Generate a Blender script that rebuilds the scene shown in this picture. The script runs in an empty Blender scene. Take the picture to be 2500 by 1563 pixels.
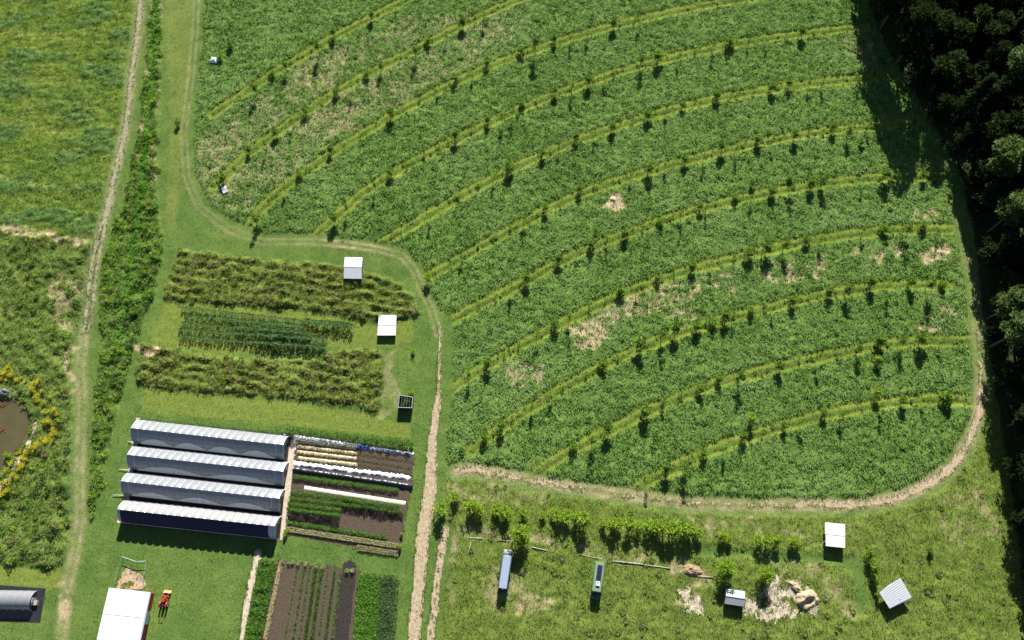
import bpy, bmesh, math, random
import numpy as np
from mathutils import Vector, Matrix

R = math.radians
rng = np.random.default_rng(7)
random.seed(7)
scene = bpy.context.scene
COL = scene.collection

# ------------------------------------------------------------------ camera, sky, sun, exposure
F = 1950.0                       # focal length in photograph pixels (photograph is 2500 wide)
TH = R(20.8)                     # the drone looks 20.8 degrees away from straight down
H = 0.12 * F * math.cos(TH)      # flying height, metres
CAM = (0.0, -H * math.tan(TH), H)
cd = bpy.data.cameras.new('camera')
cam = bpy.data.objects.new('camera', cd)
COL.objects.link(cam)
cam.location = CAM
cam.rotation_euler = (TH, 0, 0)
cd.sensor_width = 36
cd.lens = 36 * F / 2500
cd.clip_start = 1
cd.clip_end = 6000
scene.camera = cam

EL, AZ = R(29), R(6)
world = bpy.data.worlds.new('World')
scene.world = world
world.use_nodes = True
nt = world.node_tree
sky = nt.nodes.new('ShaderNodeTexSky')
sky.sky_type = 'NISHITA'
sky.sun_disc = False
sky.sun_elevation = EL
sky.sun_rotation = AZ
sky.air_density = 0.65; sky.dust_density = 0.3
bg = nt.nodes['Background']
bg.inputs['Strength'].default_value = 0.05
nt.links.new(sky.outputs[0], bg.inputs['Color'])
sl = bpy.data.lights.new('sun', 'SUN')
sl.energy = 5.0
sl.angle = R(0.5)
sl.color = (1.0, 0.97, 0.91)
sun = bpy.data.objects.new('sun', sl)
COL.objects.link(sun)
sdir = Vector((math.sin(AZ) * math.cos(EL), math.cos(AZ) * math.cos(EL), math.sin(EL)))
sun.rotation_euler = sdir.to_track_quat('Z', 'Y').to_euler()
sun.location = (0, 0, 300)
scene.view_settings.view_transform = 'Standard'
scene.view_settings.look = 'None'
scene.view_settings.exposure = 1.33
scene.view_settings.gamma = 1
scene.cycles.max_bounces = 6
scene.cycles.transparent_max_bounces = 8

# ------------------------------------------------------------------ helpers
def G(px, py, h=0.0):
    """Point of the place at height h that the photograph shows at pixel (px, py)."""
    px = np.asarray(px, float); py = np.asarray(py, float)
    x = (px - 1250.0) / F; y = (781.5 - py) / F
    yy = y * math.cos(TH) + math.sin(TH)
    zz = y * math.sin(TH) - math.cos(TH)
    t = (H - h) / -zz
    return CAM[0] + x * t, CAM[1] + yy * t

def g3(px, py, h=0.0):
    a, b = G(px, py, h)
    return Vector((float(a), float(b), h))

def proj(x, y, z=0.0):
    dx = x - CAM[0]; dy = y - CAM[1]; dz = z - CAM[2]
    yc = dy * math.cos(TH) + dz * math.sin(TH)
    zc = -dy * math.sin(TH) + dz * math.cos(TH)
    return 1250 + F * dx / -zc, 781.5 - F * yc / -zc

_tabs = {}
def vn(x, y, s, seed=0):
    """smooth value noise 0..1, feature size s metres"""
    if seed not in _tabs:
        _tabs[seed] = np.random.default_rng(1000 + seed).random((256, 256))
    T = _tabs[seed]
    u = np.asarray(x) / s + 91.7 * seed; v = np.asarray(y) / s + 37.3 * seed
    i = np.floor(u).astype(int); j = np.floor(v).astype(int)
    a = u - i; b = v - j
    a = a * a * (3 - 2 * a); b = b * b * (3 - 2 * b)
    i0 = i % 256; i1 = (i + 1) % 256; j0 = j % 256; j1 = (j + 1) % 256
    return (T[i0, j0] * (1 - a) + T[i1, j0] * a) * (1 - b) + (T[i0, j1] * (1 - a) + T[i1, j1] * a) * b

def fbm(x, y, s, seed=0, o=3):
    r = 0; w = 0.5; tot = 0
    for k in range(o):
        r = r + w * vn(x, y, s / 2 ** k, seed + k); tot += w; w *= 0.5
    return r / tot

def tag(o, label=None, cat=None, group=None, kind=None):
    if label: o['label'] = label
    if cat: o['category'] = cat
    if group: o['group'] = group
    if kind: o['kind'] = kind
    return o

def empty(name, loc=(0, 0, 0), rz=0.0):
    o = bpy.data.objects.new(name, None)
    o.empty_display_size = 0.3
    COL.objects.link(o)
    o.location = loc; o.rotation_euler = (0, 0, rz)
    return o

def link(name, me, mats=None, parent=None, loc=(0, 0, 0)):
    o = bpy.data.objects.new(name, me)
    if mats is not None and not me.materials:
        for m in (mats if isinstance(mats, (list, tuple)) else [mats]):
            me.materials.append(m)
    COL.objects.link(o)
    o.location = loc
    if parent: o.parent = parent
    return o

def np_mesh(name, V, Q, tint=None, smooth=False):
    V = np.asarray(V, np.float32); Q = np.asarray(Q, np.int32)
    me = bpy.data.meshes.new(name)
    n, m, k = len(V), len(Q), Q.shape[1]
    me.vertices.add(n); me.vertices.foreach_set('co', V.ravel())
    me.loops.add(m * k); me.loops.foreach_set('vertex_index', Q.ravel())
    me.polygons.add(m)
    me.polygons.foreach_set('loop_start', np.arange(0, m * k, k, dtype=np.int32))
    me.polygons.foreach_set('loop_total', np.full(m, k, np.int32))
    if smooth: me.polygons.foreach_set('use_smooth', np.ones(m, bool))
    me.update(calc_edges=True)
    if tint is not None:
        a = me.color_attributes.new('tint', 'FLOAT_COLOR', 'POINT')
        c = np.ones((n, 4), np.float32); c[:, :3] = tint
        a.data.foreach_set('color', c.ravel())
    return me

class MB:
    """collects boxes, bars, tubes and sheets that become ONE mesh object"""
    def __init__(s): s.v = []; s.f = []
    def add(s, vs, fs):
        b = len(s.v); s.v += [tuple(v) for v in vs]; s.f += [tuple(b + i for i in f) for f in fs]
        return s
    def hexa(s, p):
        return s.add(p, [(3, 2, 1, 0), (4, 5, 6, 7), (0, 1, 5, 4), (1, 2, 6, 5), (2, 3, 7, 6), (3, 0, 4, 7)])
    def box(s, c, d):
        x, y, z = c; a, b, e = d[0] / 2, d[1] / 2, d[2] / 2
        return s.hexa([(x - a, y - b, z - e), (x + a, y - b, z - e), (x + a, y + b, z - e), (x - a, y + b, z - e),
                       (x - a, y - b, z + e), (x + a, y - b, z + e), (x + a, y + b, z + e), (x - a, y + b, z + e)])
    def tube(s, pts, r, n=6, r2=None):
        pts = [Vector(p) for p in pts]; rings = []
        for i, p in enumerate(pts):
            d = (pts[min(i + 1, len(pts) - 1)] - pts[max(i - 1, 0)]).normalized()
            q = d.to_track_quat('Z', 'Y'); rr = r if r2 is None else r + (r2 - r) * i / max(1, len(pts) - 1)
            rings.append([p + q @ Vector((rr * math.cos(2 * math.pi * k / n), rr * math.sin(2 * math.pi * k / n), 0)) for k in range(n)])
        vs = [v for rg in rings for v in rg]; fs = []
        for i in range(len(pts) - 1):
            for k in range(n):
                fs.append((i * n + k, i * n + (k + 1) % n, (i + 1) * n + (k + 1) % n, (i + 1) * n + k))
        fs.append(tuple(range(n - 1, -1, -1))); fs.append(tuple((len(pts) - 1) * n + k for k in range(n)))
        return s.add(vs, fs)
    def disc(s, c, axis, r, w, n=18):
        a = Vector(axis).normalized(); c = Vector(c)
        return s.tube([c - a * w / 2, c + a * w / 2], r, n)
    def slab(s, top, th):
        """polygon (list of points, any order round) made th thick downwards"""
        n = len(top); t = [Vector(p) for p in top]; b = [p - Vector((0, 0, th)) for p in t]
        return s.add(t + b, [tuple(range(n)), tuple(range(2 * n - 1, n - 1, -1))] +
                     [(i, n + i, n + (i + 1) % n, (i + 1) % n) for i in range(n)])
    def mesh(s, name, smooth=False, bevel=0.0):
        me = bpy.data.meshes.new(name)
        bm = bmesh.new()
        vs = [bm.verts.new(v) for v in s.v]
        for f in s.f:
            try: bm.faces.new([vs[i] for i in f])
            except ValueError: pass
        bmesh.ops.recalc_face_normals(bm, faces=bm.faces)
        if bevel:
            bmesh.ops.bevel(bm, geom=bm.edges[:], offset=bevel, segments=2, affect='EDGES', profile=0.6, clamp_overlap=True)
        if smooth:
            for f in bm.faces: f.smooth = True
        bm.to_mesh(me); bm.free()
        return me
    def build(s, name, mat, parent=None, smooth=False, bevel=0.0):
        return link(name, s.mesh(name, smooth, bevel), mat, parent)

# ------------------------------------------------------------------ materials
def new_mat(name):
    m = bpy.data.materials.new(name); m.use_nodes = True
    return m, m.node_tree.nodes, m.node_tree.links

def plain(name, col, rough=0.6, metal=0.0, var=0.12, scale=3.0, bump=0.0, spec=0.4):
    """solid paint / wood / metal with mottling and wear"""
    m, N, L = new_mat(name); b = N['Principled BSDF']
    tc = N.new('ShaderNodeTexCoord'); nz = N.new('ShaderNodeTexNoise')
    nz.inputs['Scale'].default_value = scale; nz.inputs['Detail'].default_value = 6
    L.new(tc.outputs['Object'], nz.inputs['Vector'])
    mix = N.new('ShaderNodeMix'); mix.data_type = 'RGBA'
    mix.inputs[6].default_value = (*[c * (1 - var) for c in col], 1)
    mix.inputs[7].default_value = (*[min(1, c * (1 + var)) for c in col], 1)
    L.new(nz.outputs['Fac'], mix.inputs[0]); L.new(mix.outputs[2], b.inputs['Base Color'])
    b.inputs['Roughness'].default_value = rough; b.inputs['Metallic'].default_value = metal
    b.inputs['Specular IOR Level'].default_value = spec
    if bump:
        bp = N.new('ShaderNodeBump'); bp.inputs['Strength'].default_value = bump; bp.inputs['Distance'].default_value = 0.05
        L.new(nz.outputs['Fac'], bp.inputs['Height']); L.new(bp.outputs[0], b.inputs['Normal'])
    return m

def leaf_mat(name, trans=0.35, warm=(1.1, 1.25, 0.45)):
    """leaves: per-leaf colour, light shining through them"""
    m, N, L = new_mat(name); out = N['Material Output']; N.remove(N['Principled BSDF'])
    at = N.new('ShaderNodeAttribute'); at.attribute_name = 'tint'
    d = N.new('ShaderNodeBsdfDiffuse'); t = N.new('ShaderNodeBsdfTranslucent')
    mu = N.new('ShaderNodeMix'); mu.data_type = 'RGBA'; mu.blend_type = 'MULTIPLY'; mu.inputs[0].default_value = 1
    mu.inputs[7].default_value = (*warm, 1)
    L.new(at.outputs['Color'], d.inputs['Color']); L.new(at.outputs['Color'], mu.inputs[6]); L.new(mu.outputs[2], t.inputs['Color'])
    ms = N.new('ShaderNodeMixShader'); ms.inputs[0].default_value = trans
    L.new(d.outputs[0], ms.inputs[1]); L.new(t.outputs[0], ms.inputs[2]); L.new(ms.outputs[0], out.inputs['Surface'])
    return m

def ground_mat():
    m, N, L = new_mat('turf_and_soil'); b = N['Principled BSDF']
    at = N.new('ShaderNodeAttribute'); at.attribute_name = 'tint'
    tc = N.new('ShaderNodeTexCoord')
    n1 = N.new('ShaderNodeTexNoise'); n1.inputs['Scale'].default_value = 1.6; n1.inputs['Detail'].default_value = 8; n1.inputs['Roughness'].default_value = 0.7
    L.new(tc.outputs['Object'], n1.inputs['Vector'])
    cr = N.new('ShaderNodeValToRGB'); cr.color_ramp.elements[0].position = 0.3; cr.color_ramp.elements[0].color = (0.62, 0.66, 0.6, 1)
    cr.color_ramp.elements[1].position = 0.7; cr.color_ramp.elements[1].color = (1.35, 1.3, 1.3, 1)
    L.new(n1.outputs['Fac'], cr.inputs['Fac'])
    mu = N.new('ShaderNodeMix'); mu.data_type = 'RGBA'; mu.blend_type = 'MULTIPLY'; mu.inputs[0].default_value = 1
    L.new(at.outputs['Color'], mu.inputs[6]); L.new(cr.outputs[0], mu.inputs[7]); L.new(mu.outputs[2], b.inputs['Base Color'])
    b.inputs['Roughness'].default_value = 1; b.inputs['Specular IOR Level'].default_value = 0.05
    n2 = N.new('ShaderNodeTexNoise'); n2.inputs['Scale'].default_value = 3.5; n2.inputs['Detail'].default_value = 5
    L.new(tc.outputs['Object'], n2.inputs['Vector'])
    bp = N.new('ShaderNodeBump'); bp.inputs['Strength'].default_value = 0.7; bp.inputs['Distance'].default_value = 0.15
    L.new(n2.outputs['Fac'], bp.inputs['Height']); L.new(bp.outputs[0], b.inputs['Normal'])
    return m

def dirt_mat(name, a, b_, scale=1.2, bump=0.5):
    m, N, L = new_mat(name); b = N['Principled BSDF']
    tc = N.new('ShaderNodeTexCoord'); n1 = N.new('ShaderNodeTexNoise'); n1.inputs['Scale'].default_value = scale
    n1.inputs['Detail'].default_value = 9; n1.inputs['Roughness'].default_value = 0.68
    L.new(tc.outputs['Object'], n1.inputs['Vector'])
    cr = N.new('ShaderNodeValToRGB'); cr.color_ramp.elements[0].position = 0.32; cr.color_ramp.elements[0].color = (*a, 1)
    cr.color_ramp.elements[1].position = 0.66; cr.color_ramp.elements[1].color = (*b_, 1)
    L.new(n1.outputs['Fac'], cr.inputs['Fac']); L.new(cr.outputs[0], b.inputs['Base Color'])
    b.inputs['Roughness'].default_value = 1; b.inputs['Specular IOR Level'].default_value = 0.05
    bp = N.new('ShaderNodeBump'); bp.inputs['Strength'].default_value = bump; bp.inputs['Distance'].default_value = 0.12
    L.new(n1.outputs['Fac'], bp.inputs['Height']); L.new(bp.outputs[0], b.inputs['Normal'])
    return m

def film_mat(name, col, trans=0.35, clear=0.1):
    """milky greenhouse plastic"""
    m, N, L = new_mat(name); out = N['Material Output']; b = N['Principled BSDF']
    tc = N.new('ShaderNodeTexCoord'); nz = N.new('ShaderNodeTexNoise'); nz.inputs['Scale'].default_value = 0.9; nz.inputs['Detail'].default_value = 5
    L.new(tc.outputs['Object'], nz.inputs['Vector'])
    mix = N.new('ShaderNodeMix'); mix.data_type = 'RGBA'
    mix.inputs[6].default_value = (*[c * 0.85 for c in col], 1); mix.inputs[7].default_value = (*[min(1, c * 1.1) for c in col], 1)
    L.new(nz.outputs['Fac'], mix.inputs[0])
    b.inputs['Roughness'].default_value = 0.3
    L.new(mix.outputs[2], b.inputs['Base Color'])
    t = N.new('ShaderNodeBsdfTranslucent'); L.new(mix.outputs[2], t.inputs['Color'])
    tr = N.new('ShaderNodeBsdfTransparent')
    m1 = N.new('ShaderNodeMixShader'); m1.inputs[0].default_value = trans
    L.new(b.outputs[0], m1.inputs[1]); L.new(t.outputs[0], m1.inputs[2])
    m2 = N.new('ShaderNodeMixShader'); m2.inputs[0].default_value = clear
    L.new(m1.outputs[0], m2.inputs[1]); L.new(tr.outputs[0], m2.inputs[2]); L.new(m2.outputs[0], out.inputs['Surface'])
    return m

M = {}
M['ground'] = ground_mat()
M['leaf'] = leaf_mat('leaves', 0.33)
M['grass'] = leaf_mat('grass_blades', 0.38, (1.15, 1.15, 0.55))
M['bark'] = plain('bark', (0.10, 0.08, 0.06), 0.9, var=0.35, scale=8)
M['dirt'] = dirt_mat('packed_dirt', (0.25, 0.19, 0.115), (0.45, 0.36, 0.24))
M['greytrack'] = dirt_mat('gravelly_dirt', (0.17, 0.165, 0.09), (0.34, 0.31, 0.205))
M['sand'] = dirt_mat('sand', (0.34, 0.275, 0.20), (0.54, 0.45, 0.35), 0.8)
M['soil'] = dirt_mat('garden_soil', (0.050, 0.037, 0.026), (0.105, 0.080, 0.058), 2.0)
M['darksoil'] = dirt_mat('dark_soil', (0.022, 0.018, 0.016), (0.05, 0.042, 0.038), 2.0)
M['straw'] = dirt_mat('straw', (0.36, 0.28, 0.15), (0.66, 0.56, 0.36), 2.5, 1.0)
M['white'] = plain('white_paint', (0.60, 0.60, 0.59), 0.5, var=0.12, scale=.9)
M['zinc'] = plain('zinc_roof', (0.50, 0.53, 0.56), 0.38, 0.25, var=0.10, scale=1.2)
M['greyroof'] = plain('weathered_roof', (0.34, 0.35, 0.35), 0.6, var=0.12, scale=1.5)
M['wood'] = plain('grey_wood', (0.30, 0.27, 0.23), 0.85, var=0.25, scale=5)
M['darkwood'] = plain('dark_wood', (0.05, 0.05, 0.06), 0.8, var=0.25)
M['red'] = plain('barn_red', (0.36, 0.035, 0.03), 0.6, var=0.2)
M['tractorred'] = plain('tractor_red', (0.42, 0.025, 0.02), 0.35, var=0.08)
M['orange'] = plain('bucket_orange', (0.72, 0.36, 0.16), 0.5, var=0.15)
M['rubber'] = plain('rubber', (0.02, 0.02, 0.02), 0.85, var=0.2)
M['steel'] = plain('steel', (0.30, 0.30, 0.31), 0.4, 0.7, var=0.1)
M['glass'] = plain('dark_glass', (0.02, 0.03, 0.035), 0.1, 0.0, var=0.05, spec=0.6)
M['busblue'] = plain('pale_blue_paint', (0.25, 0.295, 0.38), 0.4, var=0.06)
M['busbluedark'] = plain('slate_blue_paint', (0.10, 0.14, 0.20), 0.4, var=0.06)
M['busgrey'] = plain('pale_grey_paint', (0.28, 0.32, 0.32), 0.45, var=0.06)
M['busgreen'] = plain('sage_green_paint', (0.15, 0.23, 0.145), 0.45, var=0.06)
M['busgreendark'] = plain('deep_green_paint', (0.055, 0.10, 0.06), 0.45, var=0.08)
M['solar'] = plain('solar_cells', (0.02, 0.022, 0.05), 0.25, var=0.15, spec=0.6)
M['film'] = film_mat('greenhouse_film', (0.34, 0.36, 0.38), 0.27, 0.22)
M['filmblue'] = film_mat('rolled_curtain_film', (0.82, 0.88, 0.97), 0.62, 0.0)
M['filmwhite'] = film_mat('white_end_film', (0.55, 0.57, 0.60), 0.30, 0.02)
M['whitetarp'] = film_mat('white_tarp', (0.27, 0.27, 0.265), 0.1, 0.0)
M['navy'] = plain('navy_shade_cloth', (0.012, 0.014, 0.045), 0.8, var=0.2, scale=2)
M['blackplastic'] = plain('black_plastic', (0.022, 0.022, 0.028), 0.35, var=0.4, scale=2.5)
M['blueplastic'] = plain('blue_tarp', (0.05, 0.13, 0.36), 0.5, var=0.2)
M['whiteplastic'] = plain('white_plastic', (0.78, 0.79, 0.80), 0.5, var=0.1, scale=2, bump=0.4)
M['cream'] = plain('cream_row_cover', (0.66, 0.60, 0.50), 0.8, var=0.1)
M['pipe'] = plain('faded_pipe', (0.36, 0.35, 0.31), 0.8, var=0.2)
M['mesh'] = plain('green_net', (0.25, 0.42, 0.34), 0.7)
M['yellow'] = M['leaf']

# ------------------------------------------------------------------ the plan of the farm (photograph pixels, turned into metres by G)
ROWS = [
 [(520,278),(565,248),(600,225),(664,180),(740,135),(812,92),(870,62),(930,30),(990,0),(1060,-40)],
 [(520,455),(542,435),(608,372),(674,325),(746,272),(820,225),(895,182),(960,147),(1013,122),(1060,96),(1110,70),(1170,40),(1250,5),(1340,-30)],
 [(610,548),(645,503),(692,457),(731,430),(806,375),(880,330),(953,284),(1026,244),(1111,200),(1190,163),(1272,133),(1353,105),(1436,80),(1520,57),(1600,38),(1760,5),(1900,-15)],
 [(765,578),(817,533),(880,475),(954,425),(1037,380),(1112,341),(1189,303),(1275,263),(1353,231),(1438,200),(1520,173),(1608,148),(1696,128),(1785,108),(1875,93),(1961,82),(2040,73),(2110,66)],
 [(930,592),(985,562),(1049,523),(1110,486),(1166,456),(1243,416),(1324,378),(1408,342),(1494,313),(1584,283),(1666,260),(1751,240),(1837,225),(1927,211),(2013,200),(2110,192),(2180,186)],
 [(1050,672),(1100,644),(1166,605),(1247,560),(1330,514),(1414,474),(1500,444),(1583,417),(1674,392),(1764,369),(1850,349),(1940,331),(2033,318),(2127,308),(2230,300)],
 [(1085,793),(1125,768),(1169,745),(1248,706),(1330,659),(1400,622),(1484,587),(1570,556),(1668,521),(1750,499),(1838,479),(1934,460),(2016,446),(2108,436),(2209,430),(2310,428)],
 [(1095,955),(1144,918),(1188,893),(1266,846),(1354,797),(1440,754),(1513,721),(1605,684),(1692,656),(1791,631),(1875,609),(1971,589),(2060,574),(2161,562),(2256,558),(2335,560)],
 [(1150,1100),(1185,1072),(1221,1044),(1299,994),(1380,944),(1471,894),(1558,851),(1651,812),(1725,791),(1836,761),(1934,736),(2026,716),(2127,700),(2222,694),(2312,696)],
 [(1310,1154),(1355,1122),(1402,1094),(1487,1050),(1574,1006),(1658,969),(1756,932),(1850,909),(1952,882),(2045,862),(2151,841),(2251,832),(2365,830)],
 [(1550,1194),(1582,1172),(1627,1149),(1719,1106),(1817,1069),(1915,1039),(2010,1012),(2106,994),(2203,979),(2310,972),(2380,980)],
]
TRACK_WEST = [(345,-40),(337,80),(321,176),(315,255),(302,335),(280,427),(265,503),(246,569),(235,622),(225,675),(220,741),(212,794),(204,826),(196,906),(201,972),(196,1091),(193,1153),(196,1272),(185,1338),(164,1431),(150,1563),(140,1640)]
TRACK_LOOP = [(482,-40),(476,80),(465,200),(448,320),(455,430),(486,505),(558,560),(640,590),(765,590),(858,598),(924,609),(982,625),(1011,658),(1034,716),(1055,760),(1070,815)]
TRACK_MAIN = [(1071,790),(1072,840),(1072,891),(1069,964),(1062,1020),(1055,1070),(1052,1128),(1050,1171),(1046,1221),(1037,1271),(1030,1322),(1025,1400),(1015,1482),(1008,1563),(1000,1640)]
TRACK_MAIN_W = [0.4,0.5,0.7,1.2,2.1,2.2,2.8,3.2,3.6,3.5,3.2,3.1,3.1,3.1,3.1]
TRACK_SOUTH = [(1113,1148),(1145,1146),(1182,1152),(1248,1163),(1314,1177),(1394,1190),(1500,1206),(1579,1216),(1685,1230),(1719,1232),(1852,1235),(1984,1233),(2063,1234),(2143,1227),(2209,1211),(2275,1177),(2323,1141),(2357,1094),(2376,1054),(2389,1010),(2394,962),(2394,909),(2390,856),(2385,803),(2378,700),(2363,633),(2354,580),(2335,500)]
TRACK_SOUTH_W = [1.5,2.3,2.1,1.9,1.7,1.4,1.2,1.0,1.0,1.1,1.0,1.3,1.8,2.0,2.1,2.1,2.1,2.0,1.9,1.9,1.4,.9,.6,.45,.4,.35,.3,.2]
MULCH_STRIP = [(1086,1292),(1074,1365),(1063,1444),(1059,1484),(1048,1563),(1038,1640)]
PATH_EAST = [(722,1068),(712,1100),(706,1150),(700,1200),(695,1250),(690,1312)]
PATH_WEST = [(336,1027),(328,1080),(320,1130),(314,1180),(306,1230),(290,1272)]
PATH_SOUTH = [(628,1352),(620,1400),(610,1450),(604,1484),(592,1563)]
P_LEFTFIELD = [(-400,-120),(345,-120),(337,80),(321,176),(300,300),(270,430),(240,550),(218,586),(0,556),(-400,500)]
P_LEFTWILD = [(-400,500),(0,556),(215,588),(238,600),(224,690),(214,790),(188,860),(176,960),(172,1100),(168,1200),(170,1340),(150,1388),(0,1374),(-400,1330)]
P_LAWN_SW = [(-400,1330),(0,1374),(150,1388),(190,1380),(300,1270),(310,1200),(340,1000),(720,1040),(690,1320),(660,1700),(-400,1700)]
P_LAWN_MID = [(420,580),(560,575),(640,600),(760,602),(900,618),(985,640),(1025,710),(1060,800),(1062,1010),(1045,1160),(1030,1300),(1005,1640),(560,1640),(300,1330),(262,1150),(300,980),(330,860),(360,740),(400,630)]
P_VERGE_W = [(400,-60),(500,-60),(492,100),(482,230),(472,330),(478,420),(520,500),(600,552),(700,590),(640,600),(560,580),(440,585),(405,560),(420,400),(430,300),(425,200),(410,80)]
P_MEADOW_N = [(440,612),(520,618),(633,634),(700,640),(840,650),(900,665),(970,690),(1010,730),(1022,765),(970,780),(909,784),(840,772),(720,752),(600,742),(458,732),(402,728),(415,690),(425,660)]
P_MEADOW_S = [(350,838),(400,850),(520,868),(640,880),(760,880),(840,858),(930,850),(938,920),(925,1000),(905,1006),(860,985),(749,976),(640,965),(516,955),(384,945),(332,930),(336,880)]
P_GARDEN_E = [(720,1060),(800,1073),(1012,1108),(1000,1200),(972,1356),(698,1304),(706,1200)]
P_GARDEN_S = [(676,1368),(879,1395),(868,1484),(855,1600),(628,1600),(649,1484)]
P_GREEN_SW = [(638,1362),(673,1374),(650,1490),(632,1600),(598,1600),(616,1486)]
P_GREEN_SE = [(879,1395),(974,1399),(966,1490),(950,1600),(855,1600),(868,1486)]
P_ROUGH = [(1075,1180),(1110,1166),(1182,1172),(1394,1206),(1685,1246),(1984,1250),(2150,1243),(2290,1192),(2372,1100),(2404,1010),(2410,900),(2440,1000),(2470,1200),(2500,1500),(2560,1700),(1050,1700),(1064,1440),(1085,1300)]
P_FOREST = [(2090,-200),(2122,20),(2160,110),(2215,200),(2285,320),(2345,430),(2378,560),(2392,700),(2412,850),(2436,1000),(2460,1150),(2482,1300),(2502,1484),(2540,1700),(3300,1700),(3300,-260)]
P_POND = [(-190,1050),(-150,985),(-60,965),(0,974),(32,974),(61,996),(79,1020),(72,1042),(60,1072),(45,1100),(26,1126),(10,1148),(-30,1170),(-120,1165)]
P_TUNNEL = [(340,1024),(720,1062),(690,1318),(288,1276)]
DITCH = [((385,-40),17,9),((378,80),17,9),((372,200),20,10),((362,310),24,10),((352,400),30,11),((345,480),40,9),((336,560),60,7),((322,640),70,7),((310,720),62,6),((296,800),46,5),((282,870),34,3),((268,950),28,3),((256,1030),22,0),((244,1100),17,0),((236,1180),12,0),((226,1260),6,0)]

def poly_ground(p):
    a = np.array(p, float); x, y = G(a[:, 0], a[:, 1]); return np.stack([x, y], 1)

def inside(X, Y, poly):
    r = np.zeros(X.shape, bool); n = len(poly)
    x0, x1, y0, y1 = poly[:, 0].min(), poly[:, 0].max(), poly[:, 1].min(), poly[:, 1].max()
    bb = (X >= x0) & (X <= x1) & (Y >= y0) & (Y <= y1)
    if not bb.any(): return r
    xs, ys = X[bb], Y[bb]; c = np.zeros(xs.shape, bool); j = n - 1
    for i in range(n):
        xi, yi = poly[i]; xj, yj = poly[j]
        if yi != yj:
            c ^= ((yi > ys) != (yj > ys)) & (xs < (xj - xi) * (ys - yi) / (yj - yi) + xi)
        j = i
    r[bb] = c; return r

def line_dist(X, Y, pts, reach):
    """(distance, parameter along the points) to a polyline; far cells get reach"""
    D = np.full(X.shape, float(reach)); T = np.zeros(X.shape)
    for i in range(len(pts) - 1):
        (ax, ay), (bx, by) = pts[i], pts[i + 1]
        bb = (X >= min(ax, bx) - reach) & (X <= max(ax, bx) + reach) & (Y >= min(ay, by) - reach) & (Y <= max(ay, by) + reach)
        if not bb.any(): continue
        xs, ys = X[bb], Y[bb]; dx, dy = bx - ax, by - ay; q = dx * dx + dy * dy + 1e-9
        t = np.clip(((xs - ax) * dx + (ys - ay) * dy) / q, 0, 1)
        d = np.hypot(xs - ax - t * dx, ys - ay - t * dy)
        cur = D[bb]; better = d < cur
        cur[better] = d[better]; D[bb] = cur
        ct = T[bb]; ct[better] = (i + t)[better]; T[bb] = ct
    return D, T

def blur(A, k=1):
    for _ in range(k):
        P = np.pad(A, 1, mode='edge')
        A = (P[:-2, 1:-1] + P[2:, 1:-1] + P[1:-1, :-2] + P[1:-1, 2:] + 2 * P[1:-1, 1:-1]) / 6
    return A

CELL = 0.4
GX = np.arange(-196, 196.01, CELL); GY = np.arange(-96, 150.01, CELL)
X, Y = np.meshgrid(GX, GY, indexing='ij')
wob = 0.9
XW = X + (fbm(X, Y, 2.5, 3) - 0.5) * 2 * wob; YW = Y + (fbm(X, Y, 2.5, 8) - 0.5) * 2 * wob
Z = np.zeros(X.shape, int)
def paint(poly, z, soft=True):
    pg = poly_ground(poly); Z[inside(XW if soft else X, YW if soft else Y, pg)] = z
PASTURE, LANE, LAWN, MEADOW, WILD, LFIELD, WORN, ROUGH, FLOOR, SOIL, POND, TALL, WET, LWILD = range(14)
paint([(-400,-200),(490,-200),(478,200),(470,430),(500,520),(600,570),(1000,640),(1060,800),(1045,1160),(1000,1700),(-400,1700)], LAWN)
paint(P_VERGE_W, LAWN); paint(P_LAWN_SW, LAWN); paint(P_LAWN_MID, LAWN)
paint(P_LEFTFIELD, LFIELD); paint(P_LEFTWILD, LWILD); paint(P_ROUGH, ROUGH)
for row in ROWS:
    d, t = line_dist(X, Y, poly_ground(row), 4)
    d = d + (fbm(X, Y, 1.2, 31) - 0.5) * 0.9
    keep = (Z == PASTURE)
    Z[(d < 1.8 + (fbm(X, Y, 5, 36) - .5) * .9) & keep] = LANE
    Z[(d < 0.72) & ((Z == LANE))] = TALL
# verge strips beside the loop tracks
loop = poly_ground(TRACK_LOOP); dl, tl = line_dist(X, Y, loop, 8)
Z[(dl < 3.0 + (fbm(X, Y, 3, 41) - .5) * 2) & np.isin(Z, (PASTURE, LAWN, LANE, TALL))] = LAWN
mainl = poly_ground(TRACK_MAIN); dm, tm = line_dist(X, Y, mainl, 8)
Z[(dm < 4.2 + (fbm(X, Y, 3, 42) - .5) * 2) & np.isin(Z, (PASTURE, ROUGH, LANE, TALL))] = LAWN
south = poly_ground(TRACK_SOUTH); ds, ts = line_dist(X, Y, south, 8)
Z[(ds < 2.6 + (fbm(X, Y, 3, 43) - .5) * 2) & np.isin(Z, (PASTURE, ROUGH, LANE, TALL))] = LAWN
mul = poly_ground(MULCH_STRIP); dmu, _ = line_dist(X, Y, mul, 6)
Z[(dmu < 2.5)] = LAWN
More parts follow.
